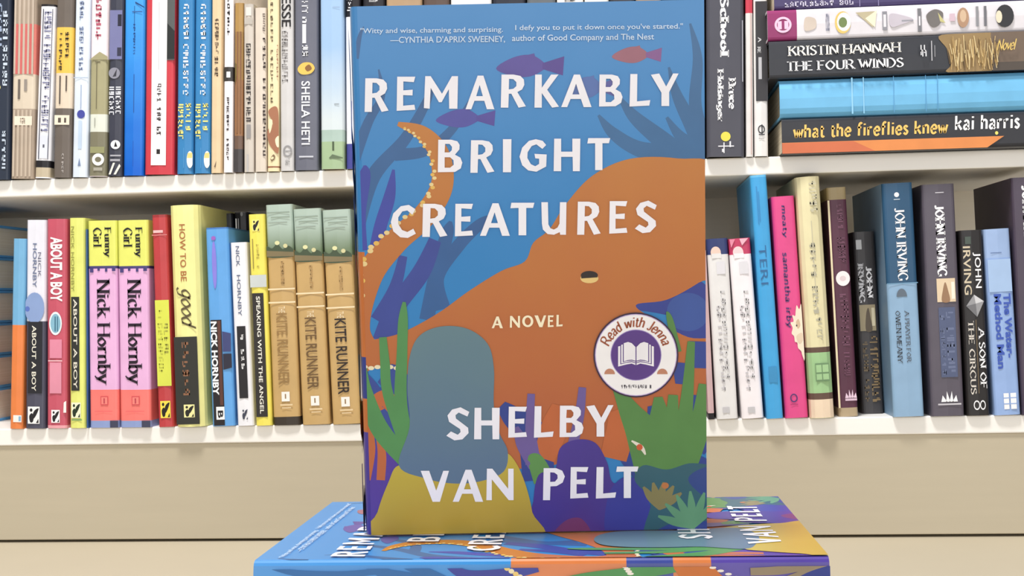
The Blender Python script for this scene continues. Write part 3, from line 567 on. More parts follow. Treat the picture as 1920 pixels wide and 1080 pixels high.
B('tall black book standing behind the bright blue spine', (404, 437, 401, 424, 452, 790), (40, 42, 52), [(395, 404, (28, 28, 34))], [('o', .18, 414, .08, 4, (120, 124, 130))], Y=.082, d=.12)
B('white paperback with black title strip and blue-grey capitals', (430, 463.2, 455, 445, 476, 797), (236, 236, 243), [],
  [('t', 'NICK', .34, .56, 462, 500, (96, 108, 138), 'sans'), ('t', 'HORNBY', .34, .56, 516, 593, (96, 108, 138), 'sans'), ('r', .22, .74, 612, 747, (36, 34, 38)), ('q', 7, .42, .6, 626, 722, (244, 244, 246)), ('e', .3, .7, 766, 788, None, (60, 64, 84))], d=.08)
B('black book with white stripes peering over the white paperback', (437.5, 464, 398, 453, 476, 790), (32, 32, 38), [(394, 400, (70, 70, 76))], [('r', .1, .2, 410, 470, WH), ('r', .3, .36, 410, 470, (180, 180, 186)), ('o', .6, 402, .1, 4, (150, 150, 156))], Y=.082, d=.12)
B('yellow book with black title strip and emblem at its top', (464.5, 496, 402, 479, 510.3, 795), (240, 224, 74), [],
  [('e', .24, .7, 412, 434, (244, 230, 110), K), ('r', .2, .26, 448, 504, (150, 136, 50)), ('q', 8, .44, .6, 458, 504, (206, 190, 70)), ('r', 0, 1, 516, 539, (200, 206, 206)), ('r', .08, .78, 550, 782, (46, 42, 40)), ('t', 'SPEAKING WITH THE ANGEL', .32, .56, 556, 776, (244, 240, 226), 'sans')])
for q, lab, tc, bot in (((497, 548, 384, 512, 563.5, 797), 'golden brown book with cloudy skyline, tallest of the three alike', (150, 112, 56), 782), ((549.3, 600.3, 392, 565.3, 620.5, 796), 'golden brown book with cloudy skyline, middle of the three alike', (110, 80, 40), 900), ((602.3, 657, 394, 623.5, 676.5, 796), 'golden brown book with cloudy skyline and darkest lettering, beside the standing cover', (44, 32, 24), 900)):
    o = q[2] - 384
    B(lab, q, (198, 158, 92), [(380, 470 + o, blend_mat('haze_print_%d' % o, (112, 130, 100), (176, 194, 182), 2, .165, .19)), (bot, 900, (58, 48, 38))],  # dark foot band on the tallest paints in the shadow strip beneath it
      [('p', smooth([(0, 482 + o), (0, 462 + o), (.2, 466 + o), (.4, 458 + o), (.6, 468 + o), (.8, 462 + o), (1, 470 + o), (1, 482 + o)], 4), (66, 82, 56)), ('p', [(0, 470 + o), (1, 474 + o), (1, 482 + o), (0, 481 + o)], (128, 112, 74)), ('o', .4, 456 + o, .09, 4, (222, 220, 160)), ('o', .7, 462 + o, .08, 4, (216, 210, 150)),
       ('r', .05, .9, 398 + o, 400 + o, (140, 156, 140)), ('r', .2, .9, 407 + o, 409 + o, (140, 156, 140)), ('r', .1, .8, 417 + o, 419 + o, (150, 164, 150)),
       ('r', 0, 1, 541 + o, 544 + o, (236, 214, 168)), ('r', 0, 1, 566 + o, 569 + o, (236, 214, 168)), ('q', 6, .5, .62, 490 + o, 535 + o, (170, 130, 70)), ('t', 'THE', .36, .6, 575 + o, 587 + o, (238, 220, 180), 'thin'),
       ('t', 'KITE RUNNER', .26, .66, 588 + o, 722 + o + (8 if o > 8 else 0), tc, 'sans'), ('r', .36, .66, 735 + o, 753 + o, (246, 240, 232)), ('r', .48, .53, 739 + o, 748 + o, (150, 120, 80)), ('r', .3, .76, 758 + o, 761 + o, (228, 200, 150)), ('r', .36, .7, 764 + o, 766 + o, (228, 200, 150))], Y=-.003)
# hidden by the standing book
x = 678
for i, c in enumerate(((222, 222, 226), (150, 60, 60), (60, 90, 130), (214, 190, 130), (60, 62, 68), (180, 190, 180), (196, 110, 70), (90, 130, 120), (226, 216, 196), (120, 110, 150), (70, 80, 110), (220, 200, 210))):
    B(('white', 'brick red', 'denim blue', 'straw', 'graphite', 'sage', 'rust', 'teal', 'ivory', 'lilac', 'indigo', 'rose')[i] + ' paperback hidden behind the standing cover', (x - (10 if i < 1 else 2), x + 46 - 2, 396 + (i * 37) % 50, x, x + 46, 797 - i), c); x += 47 + (i % 3) * 4
B('slim dusty pink book just beside the standing cover', (1313, 1323.5, 470, 1327, 1341, 785), (206, 168, 172), [(775, 790, K)], [], d=.12)
for q, lab, tcx, c2, oc in (((1325, 1363.6, 448, 1342.5, 1385.6, 786), 'white book with navy top band and a peach disc', (38, 52, 112), (228, 226, 226), (238, 200, 184)), ((1366.8, 1405, 448, 1388.8, 1435, 786), 'white book with crimson and pink top band, leaning by the blue spine', (196, 36, 82), (242, 236, 240), (246, 206, 210))):
    B(lab, q, c2, [(440, 478, tcx)], [('o', .4, 474, .24, 11, oc), ('r', .2, .65, 476, 485, c2), ('q', 12, .52, .72, 545, 715, (206, 204, 206)), ('q', 14, .3, .48, 560, 735, (196, 193, 197)), ('r', .4, .8, 492, 515, (222, 220, 226)), ('r', .3, .62, 764, 775, (196, 194, 198))] + ([('p', [(.5, 449), (.9, 449), (.6, 462)], (240, 170, 190)), ('p', [(.05, 449), (.3, 449), (.1, 465)], (226, 120, 150))] if tcx[0] > 100 else []), d=.12)
B('tall bright sky blue book leaning beside the pink spine', (1406, 1437.5, 329, 1437.5, 1469.5, 782), (38, 152, 222), [(323, 333, (80, 180, 236))], [('t', 'TERI', .22, .66, 461, 534, (24, 92, 152), 'thin'), ('r', .3, .36, 350, 420, (28, 126, 196)), ('r', .4, .46, 360, 416, (28, 126, 196)), ('r', .3, .8, 688, 718, (30, 132, 196))], Y=-.007, d=.14)
B('hot pink book with purple lettering and a fluffy cream creature shape', (1446, 1489, 369, 1471.5, 1517, 782), (222, 46, 122), [],
  [('t', 'meaty', .36, .58, 386, 447, (70, 36, 110), 'hand'), ('t', 'samantha irby', .26, .56, 474, 616, (84, 36, 110), 'hand'),
   ('p', smooth([(.74, 584), (.8, 574), (.9, 582), (.98, 572), (1, 590), (1, 674), (.9, 668), (.86, 660), (.74, 654), (.72, 644), (.62, 642), (.6, 632), (.5, 626), (.56, 616), (.48, 606), (.62, 604), (.58, 592), (.7, 594)], 3), (238, 222, 196)), ('p', smooth([(.72, 606), (.84, 600), (.9, 612), (.78, 618)], 4), (206, 176, 140)), ('o', .74, 612, .03, 2, (70, 50, 50)), ('p', smooth([(.7, 632), (.95, 626), (.96, 640), (.8, 646)], 4), (222, 198, 168)), ('ring', .42, 747, .16, 8, (60, 36, 110)), ('r', .26, .58, 758, 760, (180, 30, 100))])
B('large cream hardback with a green label near its foot', (1492.5, 1537.5, 332, 1519, 1568.5, 782), (228, 218, 168), [(652, 662, (100, 74, 62)), (662, 738, (152, 198, 134)), (738, 750, (100, 74, 62)), (750, 784, (236, 210, 180))],
  [('q', 5, .5, .8, 340, 400, (200, 194, 160)), ('q', 10, .38, .6, 455, 590, (176, 172, 148)), ('q', 4, .46, .68, 595, 640, (180, 176, 150)), ('r', .5, .53, 415, 580, (196, 190, 160)), ('r', .3, .86, 682, 716, (100, 140, 92)), ('r', .33, .55, 685, 699, (152, 198, 134)), ('r', .59, .83, 685, 699, (152, 198, 134)), ('r', .33, .55, 702, 713, (152, 198, 134)), ('r', .59, .83, 702, 713, (152, 198, 134))], hard=1, round=1, d=.15, Y=-.01)
B('olive tan book with maroon spine and a round white seal', (1549, 1587, 352, 1573, 1610, 780), (86, 38, 62), [(350, 375, (158, 138, 96)), (765, 784, (176, 154, 118))],
  [('r', 0, .1, 376, 765, (228, 212, 170)), ('o', .58, 523, .36, 14, (242, 232, 236)), ('o', .58, 523, .16, 5, (220, 200, 206)), ('q', 6, .46, .74, 384, 430, (118, 66, 92)), ('q', 8, .4, .78, 446, 500, (112, 60, 86)), ('q', 10, .36, .76, 550, 650, (112, 60, 88)), ('q', 6, .4, .7, 660, 705, (112, 60, 88)), ('crown', .36, .96, 731, 747, (230, 196, 220)), ('r', .36, .96, 748, 752, (214, 180, 204))], Y=.004)
B('short charcoal book with sepia picture, between maroon and blue spines', (1600.5, 1638, 435, 1615, 1660, 780), (62, 60, 62), [],
  [('r', .1, .36, 450, 468, (196, 198, 200)), ('t', 'JOHN', .5, .78, 500, 560, WH, 'slab'), ('t', 'IRVING', .12, .4, 494, 568, (200, 200, 204), 'slab'), ('r', .1, .84, 572, 621, (152, 138, 104)), ('p', smooth([(.36, 620), (.4, 590), (.52, 578), (.6, 596), (.66, 620)], 5), (86, 74, 56)), ('r', .66, .8, 578, 612, (206, 196, 160)),
   ('q', 12, .5, .86, 630, 756, (136, 110, 70)), ('q', 10, .16, .4, 640, 756, (110, 92, 64))], Y=.03)
B('thick light blue and navy hardback with white serif capitals', (1653, 1711, 344, 1675, 1734.5, 777), (126, 166, 202), [(340, 532, (26, 76, 116))],
  [('t', 'JOHN IRVING', .36, .7, 391, 527, WH, 'didot'), ('o', .46, 366, .08, 4.5, WH), ('r', .36, .56, 374, 375.5, (190, 206, 220)), ('p', ell(.46, 557, .17, 15, 14, 180, 360), (88, 104, 120)), ('t', 'A PRAYER FOR', .52, .66, 583, 681, (86, 98, 112), 'serif'), ('t', 'OWEN MEANY', .22, .38, 583, 682, (70, 82, 96), 'serif'), ('r', 0, 1, 531, 533, (90, 140, 176))], hard=1, Y=-.006, d=.15, lside=(112, 150, 184))
B('aubergine grey hardback with white capitals above a square sepia picture', (1728.5, 1788.5, 346, 1745, 1811, 778), (88, 80, 94), [],
  [('t', 'JOHN IRVING', .36, .66, 385, 519, WH, 'slab'), ('r', .4, .66, 361, 363, (190, 186, 196)), ('r', .32, .88, 523, 567, (222, 196, 160)), ('p', smooth([(.46, 566), (.5, 545), (.58, 530), (.66, 546), (.7, 566)], 5), (150, 110, 76)), ('r', .76, .86, 530, 562, (244, 232, 210)),
   ('r', .34, .84, 577, 708, (72, 84, 122)), ('q', 8, .56, .78, 584, 700, (96, 108, 146)), ('q', 9, .38, .5, 590, 704, (92, 104, 142)), ('crown', .3, .8, 734, 754, WH), ('r', .2, .9, 757, 760, (196, 192, 200))], hard=1, d=.15, Y=-.005)
B('black book with white capitals and a grey diamond', (1798.5, 1842.5, 432, 1813.5, 1857.5, 778), (38, 35, 36), [],
  [('t', 'JOHN', .52, .86, 474, 541, WH, 'sans'), ('t', 'IRVING', .1, .42, 462, 553, (206, 190, 160), 'sans'), ('p', [(.14, 574), (.5, 553), (.92, 566), (.6, 595)], (150, 150, 154)), ('p', [(.5, 553), (.92, 566), (.56, 570)], (206, 206, 210)), ('p', [(.14, 574), (.56, 570), (.6, 595)], (112, 112, 116)),
   ('t', 'A SON OF', .62, .9, 614, 729, WH, 'serif'), ('t', 'THE CIRCUS', .18, .44, 602, 740, (214, 206, 196), 'serif'), ('r', .52, .55, 600, 738, (120, 100, 70)), ('ring', .42, 760, .14, 9, WH), ('ring', .68, 760, .12, 9, WH), ('r', .2, .46, 444, 458, (70, 84, 76))])
B('periwinkle blue book with darker blue title lettering', (1844, 1893.5, 430, 1865, 1915.5, 778), (132, 166, 222), [(428, 484, (142, 172, 220))],
  [('t', 'The Water-', .58, .86, 552, 672, (36, 70, 178), 'bold'), ('t', 'Method Man', .22, .5, 552, 692, (36, 70, 178), 'bold'), ('r', .2, .62, 474, 475.5, (84, 110, 160)), ('r', .06, .94, 487, 548, (150, 182, 226)), ('r', .36, .56, 738, 768, WH), ('r', .62, .84, 738, 768, WH), ('r', .36, .84, 746, 748, (132, 166, 222)), ('r', .36, .84, 757, 759, (132, 166, 222))])
B('tall aubergine hardback cut off by the picture edge, with white capitals', (1896, 1958, 333, 1917.5, 1982, 777), (76, 64, 82), [], [('t', 'JOHN IRVING', .28, .62, 348, 500, WH, 'slab'), ('r', .3, .6, 505, 545, (196, 180, 150))], hard=1, Y=-.006)
for s in UP: stand(s, Z_UP)
for s in LOW: stand(s, Z_LO)
# ---- pile lying on the upper shelf
G_P = 'books lying in a pile on the upper shelf'
xs = 1480
zc = [Z_UP + .0001] + [onY(xs, v, -.018).z for v in (222.5, 148, 76.5, 18, -52)]
lie(dict(label='black and orange book with yellow handwritten title, lowest in the pile', q=(1466, .232, 260), Y=-.018, group=G_P, col=(46, 47, 54), deco=[
    ('p', [(0, 1466), (.31, 1466), (.31, 1882), (.0, 1850)], (222, 122, 48)), ('p', [(0, 1466), (.3, 1466), (.3, 1600), (0, 1640)], (206, 92, 46)),
    ('t', 'what the fireflies knew', .42, .84, 1487, 1778, (244, 190, 80), 'hand'), ('t', 'kai harris', .5, .92, 1790, 1912, (246, 246, 246), 'hand'), ('o', .4, 1868, .05, 3, (244, 220, 90))]), zc[0], zc[1])
lie(dict(label='plain sky blue book lying above the black and orange one', q=(1462, .236, 185), Y=-.019, group=G_P, col=(92, 178, 230), round=1, deco=[
    ('r', .06, .97, 1596, 1599, (130, 200, 240)), ('r', .06, .97, 1618, 1620, (130, 200, 240)), ('r', .06, .97, 1675, 1676, (70, 150, 206)), ('r', .06, .97, 1735, 1736, (70, 150, 206)), ('r', .06, .97, 1757, 1758, (60, 140, 196))], hard=1), zc[1], zc[2])
wheat = [('p', smooth([(0, 1776), (.2, 1782), (.6, 1776), (.95, 1760), (1, 1800), (1, 1862), (0, 1858)], 4), (150, 120, 70)), ('r', 0, 1, 1858, 1935, (112, 92, 76)), ('r', .0, .22, 1858, 1935, (80, 70, 62))]
rr = random.Random(3)
for i in range(90):
    x = rr.uniform(1778, 1870); z = rr.uniform(0, .5); l = rr.uniform(.25, .5); dx = rr.uniform(-5, 5)
    wheat.append(('p', [(z, x), (z, x + 1.6), (min(1, z + l), x + dx + 1.2), (min(1, z + l), x + dx)], rr.choice([(206, 172, 106), (110, 84, 46), (180, 144, 80), (226, 200, 140)])))
lie(dict(label='charcoal book with two lines of white capitals and a wheat picture', q=(1442, .238, 110), Y=-.021, group=G_P, col=(50, 52, 60), hard=1, deco=wheat + [
    ('t', 'KRISTIN HANNAH', .56, .82, 1476, 1688, (250, 246, 236), 'serif'), ('t', 'THE FOUR WINDS', .16, .42, 1474, 1692, WH, 'serif'), ('q', 2, .42, .72, 1723, 1736, WH), ('r', .3, .82, 1744, 1745.5, (200, 200, 206)), ('r', .4, .7, 1750, 1751, (170, 170, 176)),
    ('t', 'Novel', .5, .8, 1866, 1904, (236, 196, 90), 'script')]), zc[2], zc[3])
lie(dict(label='white food-themed book with a magenta head end', q=(1439, .238, 48), Y=-.020, group=G_P, col=(226, 222, 228), hard=1, bands=[(1430, 1494, (146, 32, 98))], deco=[
    ('ring', .5, 1468, .26, 16, (238, 190, 220)), ('t', '40', .36, .62, 1458, 1478, (238, 190, 220), 'round'), ('p', smooth([(.3, 1508), (.7, 1510), (.66, 1528), (.4, 1530), (.3, 1522)], 5), (206, 190, 176)),
    ('q', 6, .25, .8, 1548, 1555, (110, 116, 150)), ('p', ell(.5, 1580, .36, 15, 20), (226, 190, 90)), ('p', ell(.52, 1582, .3, 13, 20), (244, 244, 240)), ('p', ell(.5, 1580, .17, 8, 14), (110, 132, 70)), ('p', [(.8, 1604), (.82, 1640), (.3, 1636)], (190, 178, 140)), ('p', [(.6, 1622), (.85, 1644), (.3, 1640)], (236, 226, 196)),
    ('r', .2, .8, 1654, 1663, (140, 140, 150)), ('r', .3, .7, 1656, 1661, (226, 222, 228)), ('p', smooth([(.3, 1670), (.7, 1668), (.66, 1690), (.5, 1712), (.36, 1690)], 5), (196, 188, 200)), ('r', .45, .5, 1690, 1712, (150, 150, 160)), ('r', .1, .85, 1720, 1727, (120, 120, 126)), ('r', .3, .6, 1722, 1725, (226, 222, 228)),
    ('p', smooth([(.25, 1746), (.6, 1736), (.8, 1752), (.66, 1768), (.3, 1760)], 5), (112, 108, 106)), ('p', [(.4, 1762), (.7, 1758), (.35, 1772)], (196, 190, 120)), ('r', .4, .64, 1780, 1790, (210, 180, 196)), ('p', ell(.5, 1805, .32, 11, 16), (176, 134, 100)), ('p', ell(.55, 1805, .2, 6, 14), (210, 176, 140)),
    ('r', .2, .84, 1829, 1834, (140, 140, 146)), ('r', .2, .84, 1844, 1849, (110, 110, 118)), ('p', ell(.5, 1883, .36, 17, 20), (46, 46, 50)), ('p', ell(.48, 1872, .2, 6, 14), (236, 220, 190))]), zc[3], zc[4])
lie(dict(label='dark purple book topmost of the pile', q=(1451, .235, -20), Y=-.018, group=G_P, col=(66, 54, 108), deco=[('q', 14, .06, .2, 1470, 1600, (206, 200, 226)), ('r', 0, 1, 1610, 1612, (120, 110, 160)), ('r', .0, 1, 1645, 1647, (120, 110, 160))]), zc[4], zc[5])
# ---- pile of blue-bound books seen from their page edges, against the side panel
zz = Z_LO + .0001
for i, (hh, nm) in enumerate(((.0345, 'lowest in'), (.034, 'second from the foot of'), (.0335, 'third from the foot of'), (.034, 'fourth from the foot of'), (.0345, 'second from the top of'), (.034, 'topmost in'))):
    r = thing('book', 'cream-paged blue-bound book, %s the pile by the side panel' % nm, 'book', Matrix.Translation((-.697, .015 + (i % 2) * .002, zz)), 'blue-bound books piled by the side panel')
    b = MB(); bl = mat((64, 160, 236)); b.box(-.05, .05, 0, .17, 0, .0025, bl); b.box(-.05, .05, 0, .17, hh - .0028, hh - .0003, bl); b.box(-.05, -.0475, 0, .17, .0026, hh - .0029, bl)
    bevel(b.build('cover', r), .0006)
    b = MB(); b.box(-.047, .0475, .003, .167, .0026, hh - .0029, pages_mat('paper_edges_lying', (236, 226, 204), (252, 244, 228), 2)); b.build('page_block', r)
    zz += hh

# ------------------------------------------------------------------ the hardback novel: one standing, four lying under it
HW, HH, HT, HR = 0.154, 0.235, 0.0289, 0.0032
HP = HT + 0.0011    # pitch of the pile
Z_ST = 4 * HP
M_ST = (Matrix.Translation((-0.0409, -0.6211, Z_ST + 0.0009)) @ Matrix.Rotation(math.radians(4.72), 4, 'Z')
        @ Matrix.Rotation(math.radians(5.96), 4, 'X') @ Matrix.Rotation(math.radians(0.159), 4, 'Y'))
MI = M_ST.inverted()
def cov(u, v):
    """photo position on the standing cover -> position on the printed sheet (x across, z up)"""
    o = MI @ CAM; d = MI.to_3x3() @ ray(u, v); t = -o.y / d.y
    return (o.x + d.x * t, o.z + d.z * t)
def make_novel(M, label, group=None):
    root = thing('hardback_novel', label, 'book', M, group)
    j = MB(); w, h, T, r = HW, HH, HT, HR
    S = lambda c: mat(tuple(int(x * .93 + 4) for x in c), 0.3, 0.05, 60)
    sea = blend_mat('sea_print', (44, 126, 190), (72, 138, 200), 2, 0.12, 0.235, 0.3)
    # jacket shell, folded round board edges: front, spine, back
    prof = [(w / 2, 0)] + [(-w / 2 + r - r * math.sin(math.radians(a)), r - r * math.cos(math.radians(a))) for a in (0, 22, 45, 68, 90)]
    prof += [(-w / 2 - .0012, T * .35), (-w / 2 - .0012, T * .65)] + [(-w / 2 + r - r * math.cos(math.radians(a)), T - r + r * math.sin(math.radians(a))) for a in (0, 30, 60, 90)] + [(w / 2, T)]
    ORG, GRN, PUR, NAV, KHA = (206, 116, 56), (84, 150, 90), (76, 56, 150), (48, 62, 140), (150, 134, 110)
    fr = [(0, .455, sea), (.455, .655, S(ORG)), (.655, .735, S(NAV)), (.735, .80, S(ORG)), (.80, 1, S(PUR))]
    nf = 1
    for k in range(len(prof) - 1):
        (x0, y0), (x1, y1) = prof[k], prof[k + 1]
        for a, b, m in ([(0, 1, sea)] if k == 0 else fr):
            j.face([(x0, y0, h * (1 - a)), (x0, y0, h * (1 - b)), (x1, y1, h * (1 - b)), (x1, y1, h * (1 - a))], m)
    t = .0026; inn = [(min(w / 2, x + (t if x < 0 else 0)), min(T - t, max(t, y))) for x, y in prof]
    brd = S((60, 96, 150))
    for z, up in ((0, False), (h, True)):
        for k in range(len(prof) - 1):
            q = [(*prof[k], z), (*prof[k + 1], z), (*inn[k + 1], z), (*inn[k], z)]; j.face(q if not up else q[::-1], brd)
    for k in (0, -1):
        j.face([(*prof[k], 0), (*inn[k], 0), (*inn[k], h), (*prof[k], h)], brd)
    for k in range(len(inn) - 1):
        j.face([(*inn[k], 0), (*inn[k + 1], 0), (*inn[k + 1], h), (*inn[k], h)], brd)
    X0, X1 = -w / 2 + r * .75, w / 2
    lay = [0]
    def art(c, px, holes=()):
        lay[0] += 1; y = -.000004 * lay[0]
        pts = clip([cov(*p) for p in px], X0, X1, 0, h)
        if len(pts) < 3: return
        put(j, [pts], lambda a, b: (a, y, b), c if isinstance(c, bpy.types.Material) else S(c))
    # a plain sea-bed picture: water weed, small fish, a large orange sea animal, a grey boulder on an ochre mound
    DW, IN = (54, 100, 156), (62, 72, 168)
    for pts, ws in (([(668, 420), (700, 330), (760, 260), (800, 190), (812, 150)], [34, 28, 22, 16, 4]), ([(664, 300), (690, 230), (716, 180), (710, 130)], [22, 18, 12, 3]),
                    ([(740, 290), (800, 282), (850, 240), (880, 190)], [24, 20, 16, 5]), ([(668, 110), (674, 70), (682, 50)], [10, 8, 2])): art(DW, ribbon(pts, ws))
    DR = (58, 108, 160)
    for pts, ws in (([(1330, 360), (1290, 300), (1200, 280), (1150, 250), (1122, 216)], [60, 46, 30, 22, 5]), ([(1320, 330), (1250, 270), (1190, 220), (1160, 180)], [44, 36, 24, 4]),
                    ([(1330, 300), (1300, 240), (1270, 180), (1254, 126)], [40, 30, 20, 4]), ([(1326, 280), (1304, 200), (1308, 110), (1294, 44)], [30, 24, 18, 4]),
                    ([(1326, 280), (1280, 260), (1250, 220)], [26, 22, 6])): art(DR, ribbon(pts, ws))
    for pts, ws in (([(676, 470), (672, 400), (684, 330), (684, 310)], [26, 28, 22, 5]), ([(700, 500), (712, 430), (730, 370), (738, 318)], [26, 24, 22, 5])): art(IN, ribbon(pts, ws))
    for pts, ws in (([(830, 580), (820, 520), (860, 460), (900, 420), (925, 405)], [30, 26, 24, 20, 6]), ([(800, 600), (816, 520), (838, 440), (845, 415)], [28, 26, 24, 6])): art((50, 96, 156), ribbon(pts, ws))
    for pts, ws in (([(720, 640), (740, 580), (790, 510), (816, 450)], [44, 34, 34, 24]), ([(706, 600), (740, 540), (756, 480)], [24, 22, 16])): art((58, 74, 156), ribbon(pts, ws))
    def fish(cx, cy, L, H, c, c2):
        art(c, smooth([(cx - L * .5, cy + H * .1), (cx - L * .25, cy - H * .35), (cx + L * .02, cy - H * .45), (cx + L * .22, cy - H * .1), (cx + L * .22, cy + H * .1), (cx, cy + H * .42), (cx - L * .25, cy + H * .4)], 5))
        art(c2, [(cx + L * .18, cy - H * .12), (cx + L * .5, cy - H * .4), (cx + L * .48, cy + H * .38), (cx + L * .18, cy + H * .12)])
        art(c, [(cx - L * .12, cy - H * .4), (cx + L * .06, cy - H * .52), (cx + L * .08, cy - H * .3)])
    fish(994, 124, 128, 46, (92, 78, 162), (86, 66, 150)); fish(873, 222, 112, 38, (82, 80, 168), (82, 72, 160))
    fish(1194, 103, 94, 34, (160, 100, 118), (136, 88, 150)); fish(1108, 164, 90, 44, (84, 112, 180), (96, 96, 170))
    for pts, ws in (([(1330, 600), (1290, 560), (1240, 560), (1180, 575)], [70, 80, 60, 10]), ([(1330, 560), (1300, 620), (1250, 640)], [60, 60, 20])): art((52, 66, 150), ribbon(pts, ws))
    art((60, 88, 164), ell(1290, 585, 40, 36))
    body = blend_mat('orange_print', (178, 98, 58), (190, 122, 54), 2, 0.06, 0.18, 0.3)
    # the animal: bulb, sloping body, one raised arm
    art(body, smooth([(1345, 320), (1270, 297), (1180, 298), (1110, 330), (1060, 384), (1030, 430), (1000, 455), (984, 490), (940, 508), (880, 545), (820, 588), (750, 625), (690, 640), (668, 660),
                      (672, 690), (740, 694), (850, 760), (900, 850), (990, 880), (1080, 860), (1180, 840), (1290, 760), (1345, 700), (1345, 640), (1290, 632), (1230, 600), (1192, 572), (1250, 562), (1310, 530), (1345, 500)], 6))
    art(body, ribbon([(700, 690), (664, 620), (690, 520), (740, 455), (795, 405), (828, 350), (824, 290), (792, 250), (746, 232)], [66, 60, 52, 46, 44, 42, 38, 28, 8], 10))
    for i in range(40):
        q = i / 39; c = smooth([(676, 560), (684, 486), (730, 430), (790, 385), (812, 340), (806, 290), (780, 255), (757, 240)], 8, False); p = c[int(q * (len(c) - 1))]
        rd = 8.5 - 5 * q
        art((240, 214, 150) if i % 3 else (236, 190, 92), ell(p[0] + (2 if i % 2 else -2), p[1], rd * .75, rd * .6, 10))
    art((238, 204, 130), ell(1105, 522, 17, 9, 18)); art((40, 28, 26), ell(1105, 516, 16, 8, 18, 180, 360)); art((40, 28, 26), [(1089, 515), (1121, 515), (1120, 520), (1090, 522)])
    # sea bed
    for pts, ws in (([(684, 990), (700, 900), (690, 820)], [70, 60, 40]), ([(735, 880), (700, 760), (672, 710)], [60, 54, 40]), ([(760, 800), (740, 720), (720, 700)], [60, 60, 40])): art((52, 74, 152), ribbon(pts, ws))
    for pts, ws in (([(684, 1000), (700, 900), (694, 830)], [24, 34, 20]), ([(716, 960), (734, 880), (726, 830)], [22, 24, 10])): art((84, 58, 156), ribbon(pts, ws))
    for pts, ws in (([(714, 900), (716, 850), (708, 820)], [16, 16, 6]), ([(700, 760), (724, 748), (738, 770)], [30, 34, 20]), ([(688, 790), (694, 840), (690, 900)], [14, 20, 10])): art((196, 104, 60), ribbon(pts, ws))
    for i in range(6): art((240, 226, 190), ell(684 + i * 12, 688 + (i % 2) * 2, 6, 4, 10))
    GL = (82, 146, 84)
    for pts, ws in (([(770, 850), (752, 760), (754, 660), (756, 600), (758, 566)], [26, 24, 20, 18, 6]), ([(764, 840), (728, 740), (722, 680), (718, 632)], [26, 20, 18, 14]), ([(760, 862), (710, 800), (686, 730), (684, 690)], [30, 34, 22, 8])): art(GL, ribbon(pts, ws))
    for pts, ws in (([(1010, 900), (1000, 820), (960, 780), (940, 760)], [60, 60, 40, 20]), ([(1340, 830), (1300, 790), (1300, 740)], [60, 60, 30]), ([(1230, 900), (1190, 850), (1160, 820), (1150, 790)], [60, 60, 40, 10]), ([(1330, 900), (1280, 870), (1240, 830), (1224, 760)], [70, 60, 50, 20])): art((46, 66, 146), ribbon(pts, ws))
    for pts, ws in (([(1310, 690), (1312, 640)], [50, 40]), ([(1280, 680), (1276, 720)], [40, 20])): art((52, 72, 152), ribbon(pts, ws))
    for pts, ws in (([(1020, 860), (1040, 800), (1050, 760)], [40, 50, 30]), ([(1150, 860), (1160, 810), (1150, 770)], [50, 50, 20]), ([(1290, 860), (1300, 820)], [40, 40])): art((198, 104, 58), ribbon(pts, ws))
    for pts, ws in (([(1000, 870), (994, 800), (996, 738)], [30, 18, 14]), ([(1006, 870), (980, 830), (968, 800)], [34, 26, 8]), ([(1070, 850), (1086, 780), (1092, 726)], [20, 18, 14])): art((110, 92, 158), ribbon(pts, ws))
    for pts, ws in (([(1240, 900), (1210, 820), (1180, 770), (1150, 716)], [90, 70, 40, 10]), ([(1230, 880), (1236, 790), (1234, 744)], [60, 40, 16]), ([(1260, 890), (1284, 780), (1296, 640)], [50, 28, 14]),
                    ([(1270, 890), (1310, 800), (1322, 720)], [60, 40, 24]), ([(1240, 880), (1258, 790), (1262, 740)], [40, 26, 18]), ([(1270, 660), (1256, 600), (1250, 584)], [16, 12, 3])): art((88, 138, 74), ribbon(pts, ws))
    art((94, 150, 80), ribbon([(1020, 900), (1004, 864), (990, 858)], [40, 30, 8]))
    art(S((72, 52, 146)), smooth([(1000, 1010), (1000, 940), (1010, 890), (1040, 880), (1050, 840), (1080, 824), (1116, 830), (1138, 866), (1150, 905), (1190, 900), (1214, 950), (1220, 1010)], 6))
    art(S((58, 60, 158)), smooth([(1140, 1010), (1140, 930), (1170, 894), (1200, 906), (1222, 960), (1218, 1010)], 6))
    art(S((112, 52, 110)), smooth([(1040, 1004), (1060, 976), (1090, 972), (1106, 1004)], 6))
    art(S((50, 96, 112)), smooth([(1214, 1010), (1220, 940), (1190, 900), (1206, 872), (1250, 880), (1300, 868), (1345, 890), (1345, 1010)], 6))
    art(S((48, 68, 146)), smooth([(1222, 1012), (1250, 984), (1300, 978), (1345, 980), (1345, 1012)], 6)); art(S((48, 72, 140)), smooth([(1345, 876), (1310, 880), (1290, 900), (1320, 930), (1345, 930)], 5))
    for bx, by, an, n, c, L in ((1236, 955, -70, 5, (140, 130, 84), 52), (1300, 990, -95, 6, (100, 158, 120), 70)):
        for k in range(n):
            a = math.radians(an + (k - n / 2) * 22)
            art(c, ribbon([(bx, by), (bx + math.cos(a) * L * .55, by + math.sin(a) * L * .55), (bx + math.cos(a) * L, by + math.sin(a) * L)], [3, 15, 4], 5))
    art((196, 120, 70), ell(1247, 910, 7, 6, 10)); art((240, 232, 214), ribbon([(1184, 826), (1202, 838), (1210, 852)], [3, 8, 3])); art((214, 92, 50), ell(1199, 838, 6, 6, 10))
    och = blend_mat('ochre_print', (182, 150, 56), (190, 172, 66), 2, 0.0, 0.04, 0.3)
    art(och, smooth([(700, 1012), (708, 960), (728, 905), (748, 872), (800, 884), (880, 892), (930, 884), (948, 850), (968, 868), (986, 910), (998, 960), (1002, 1012)], 6))
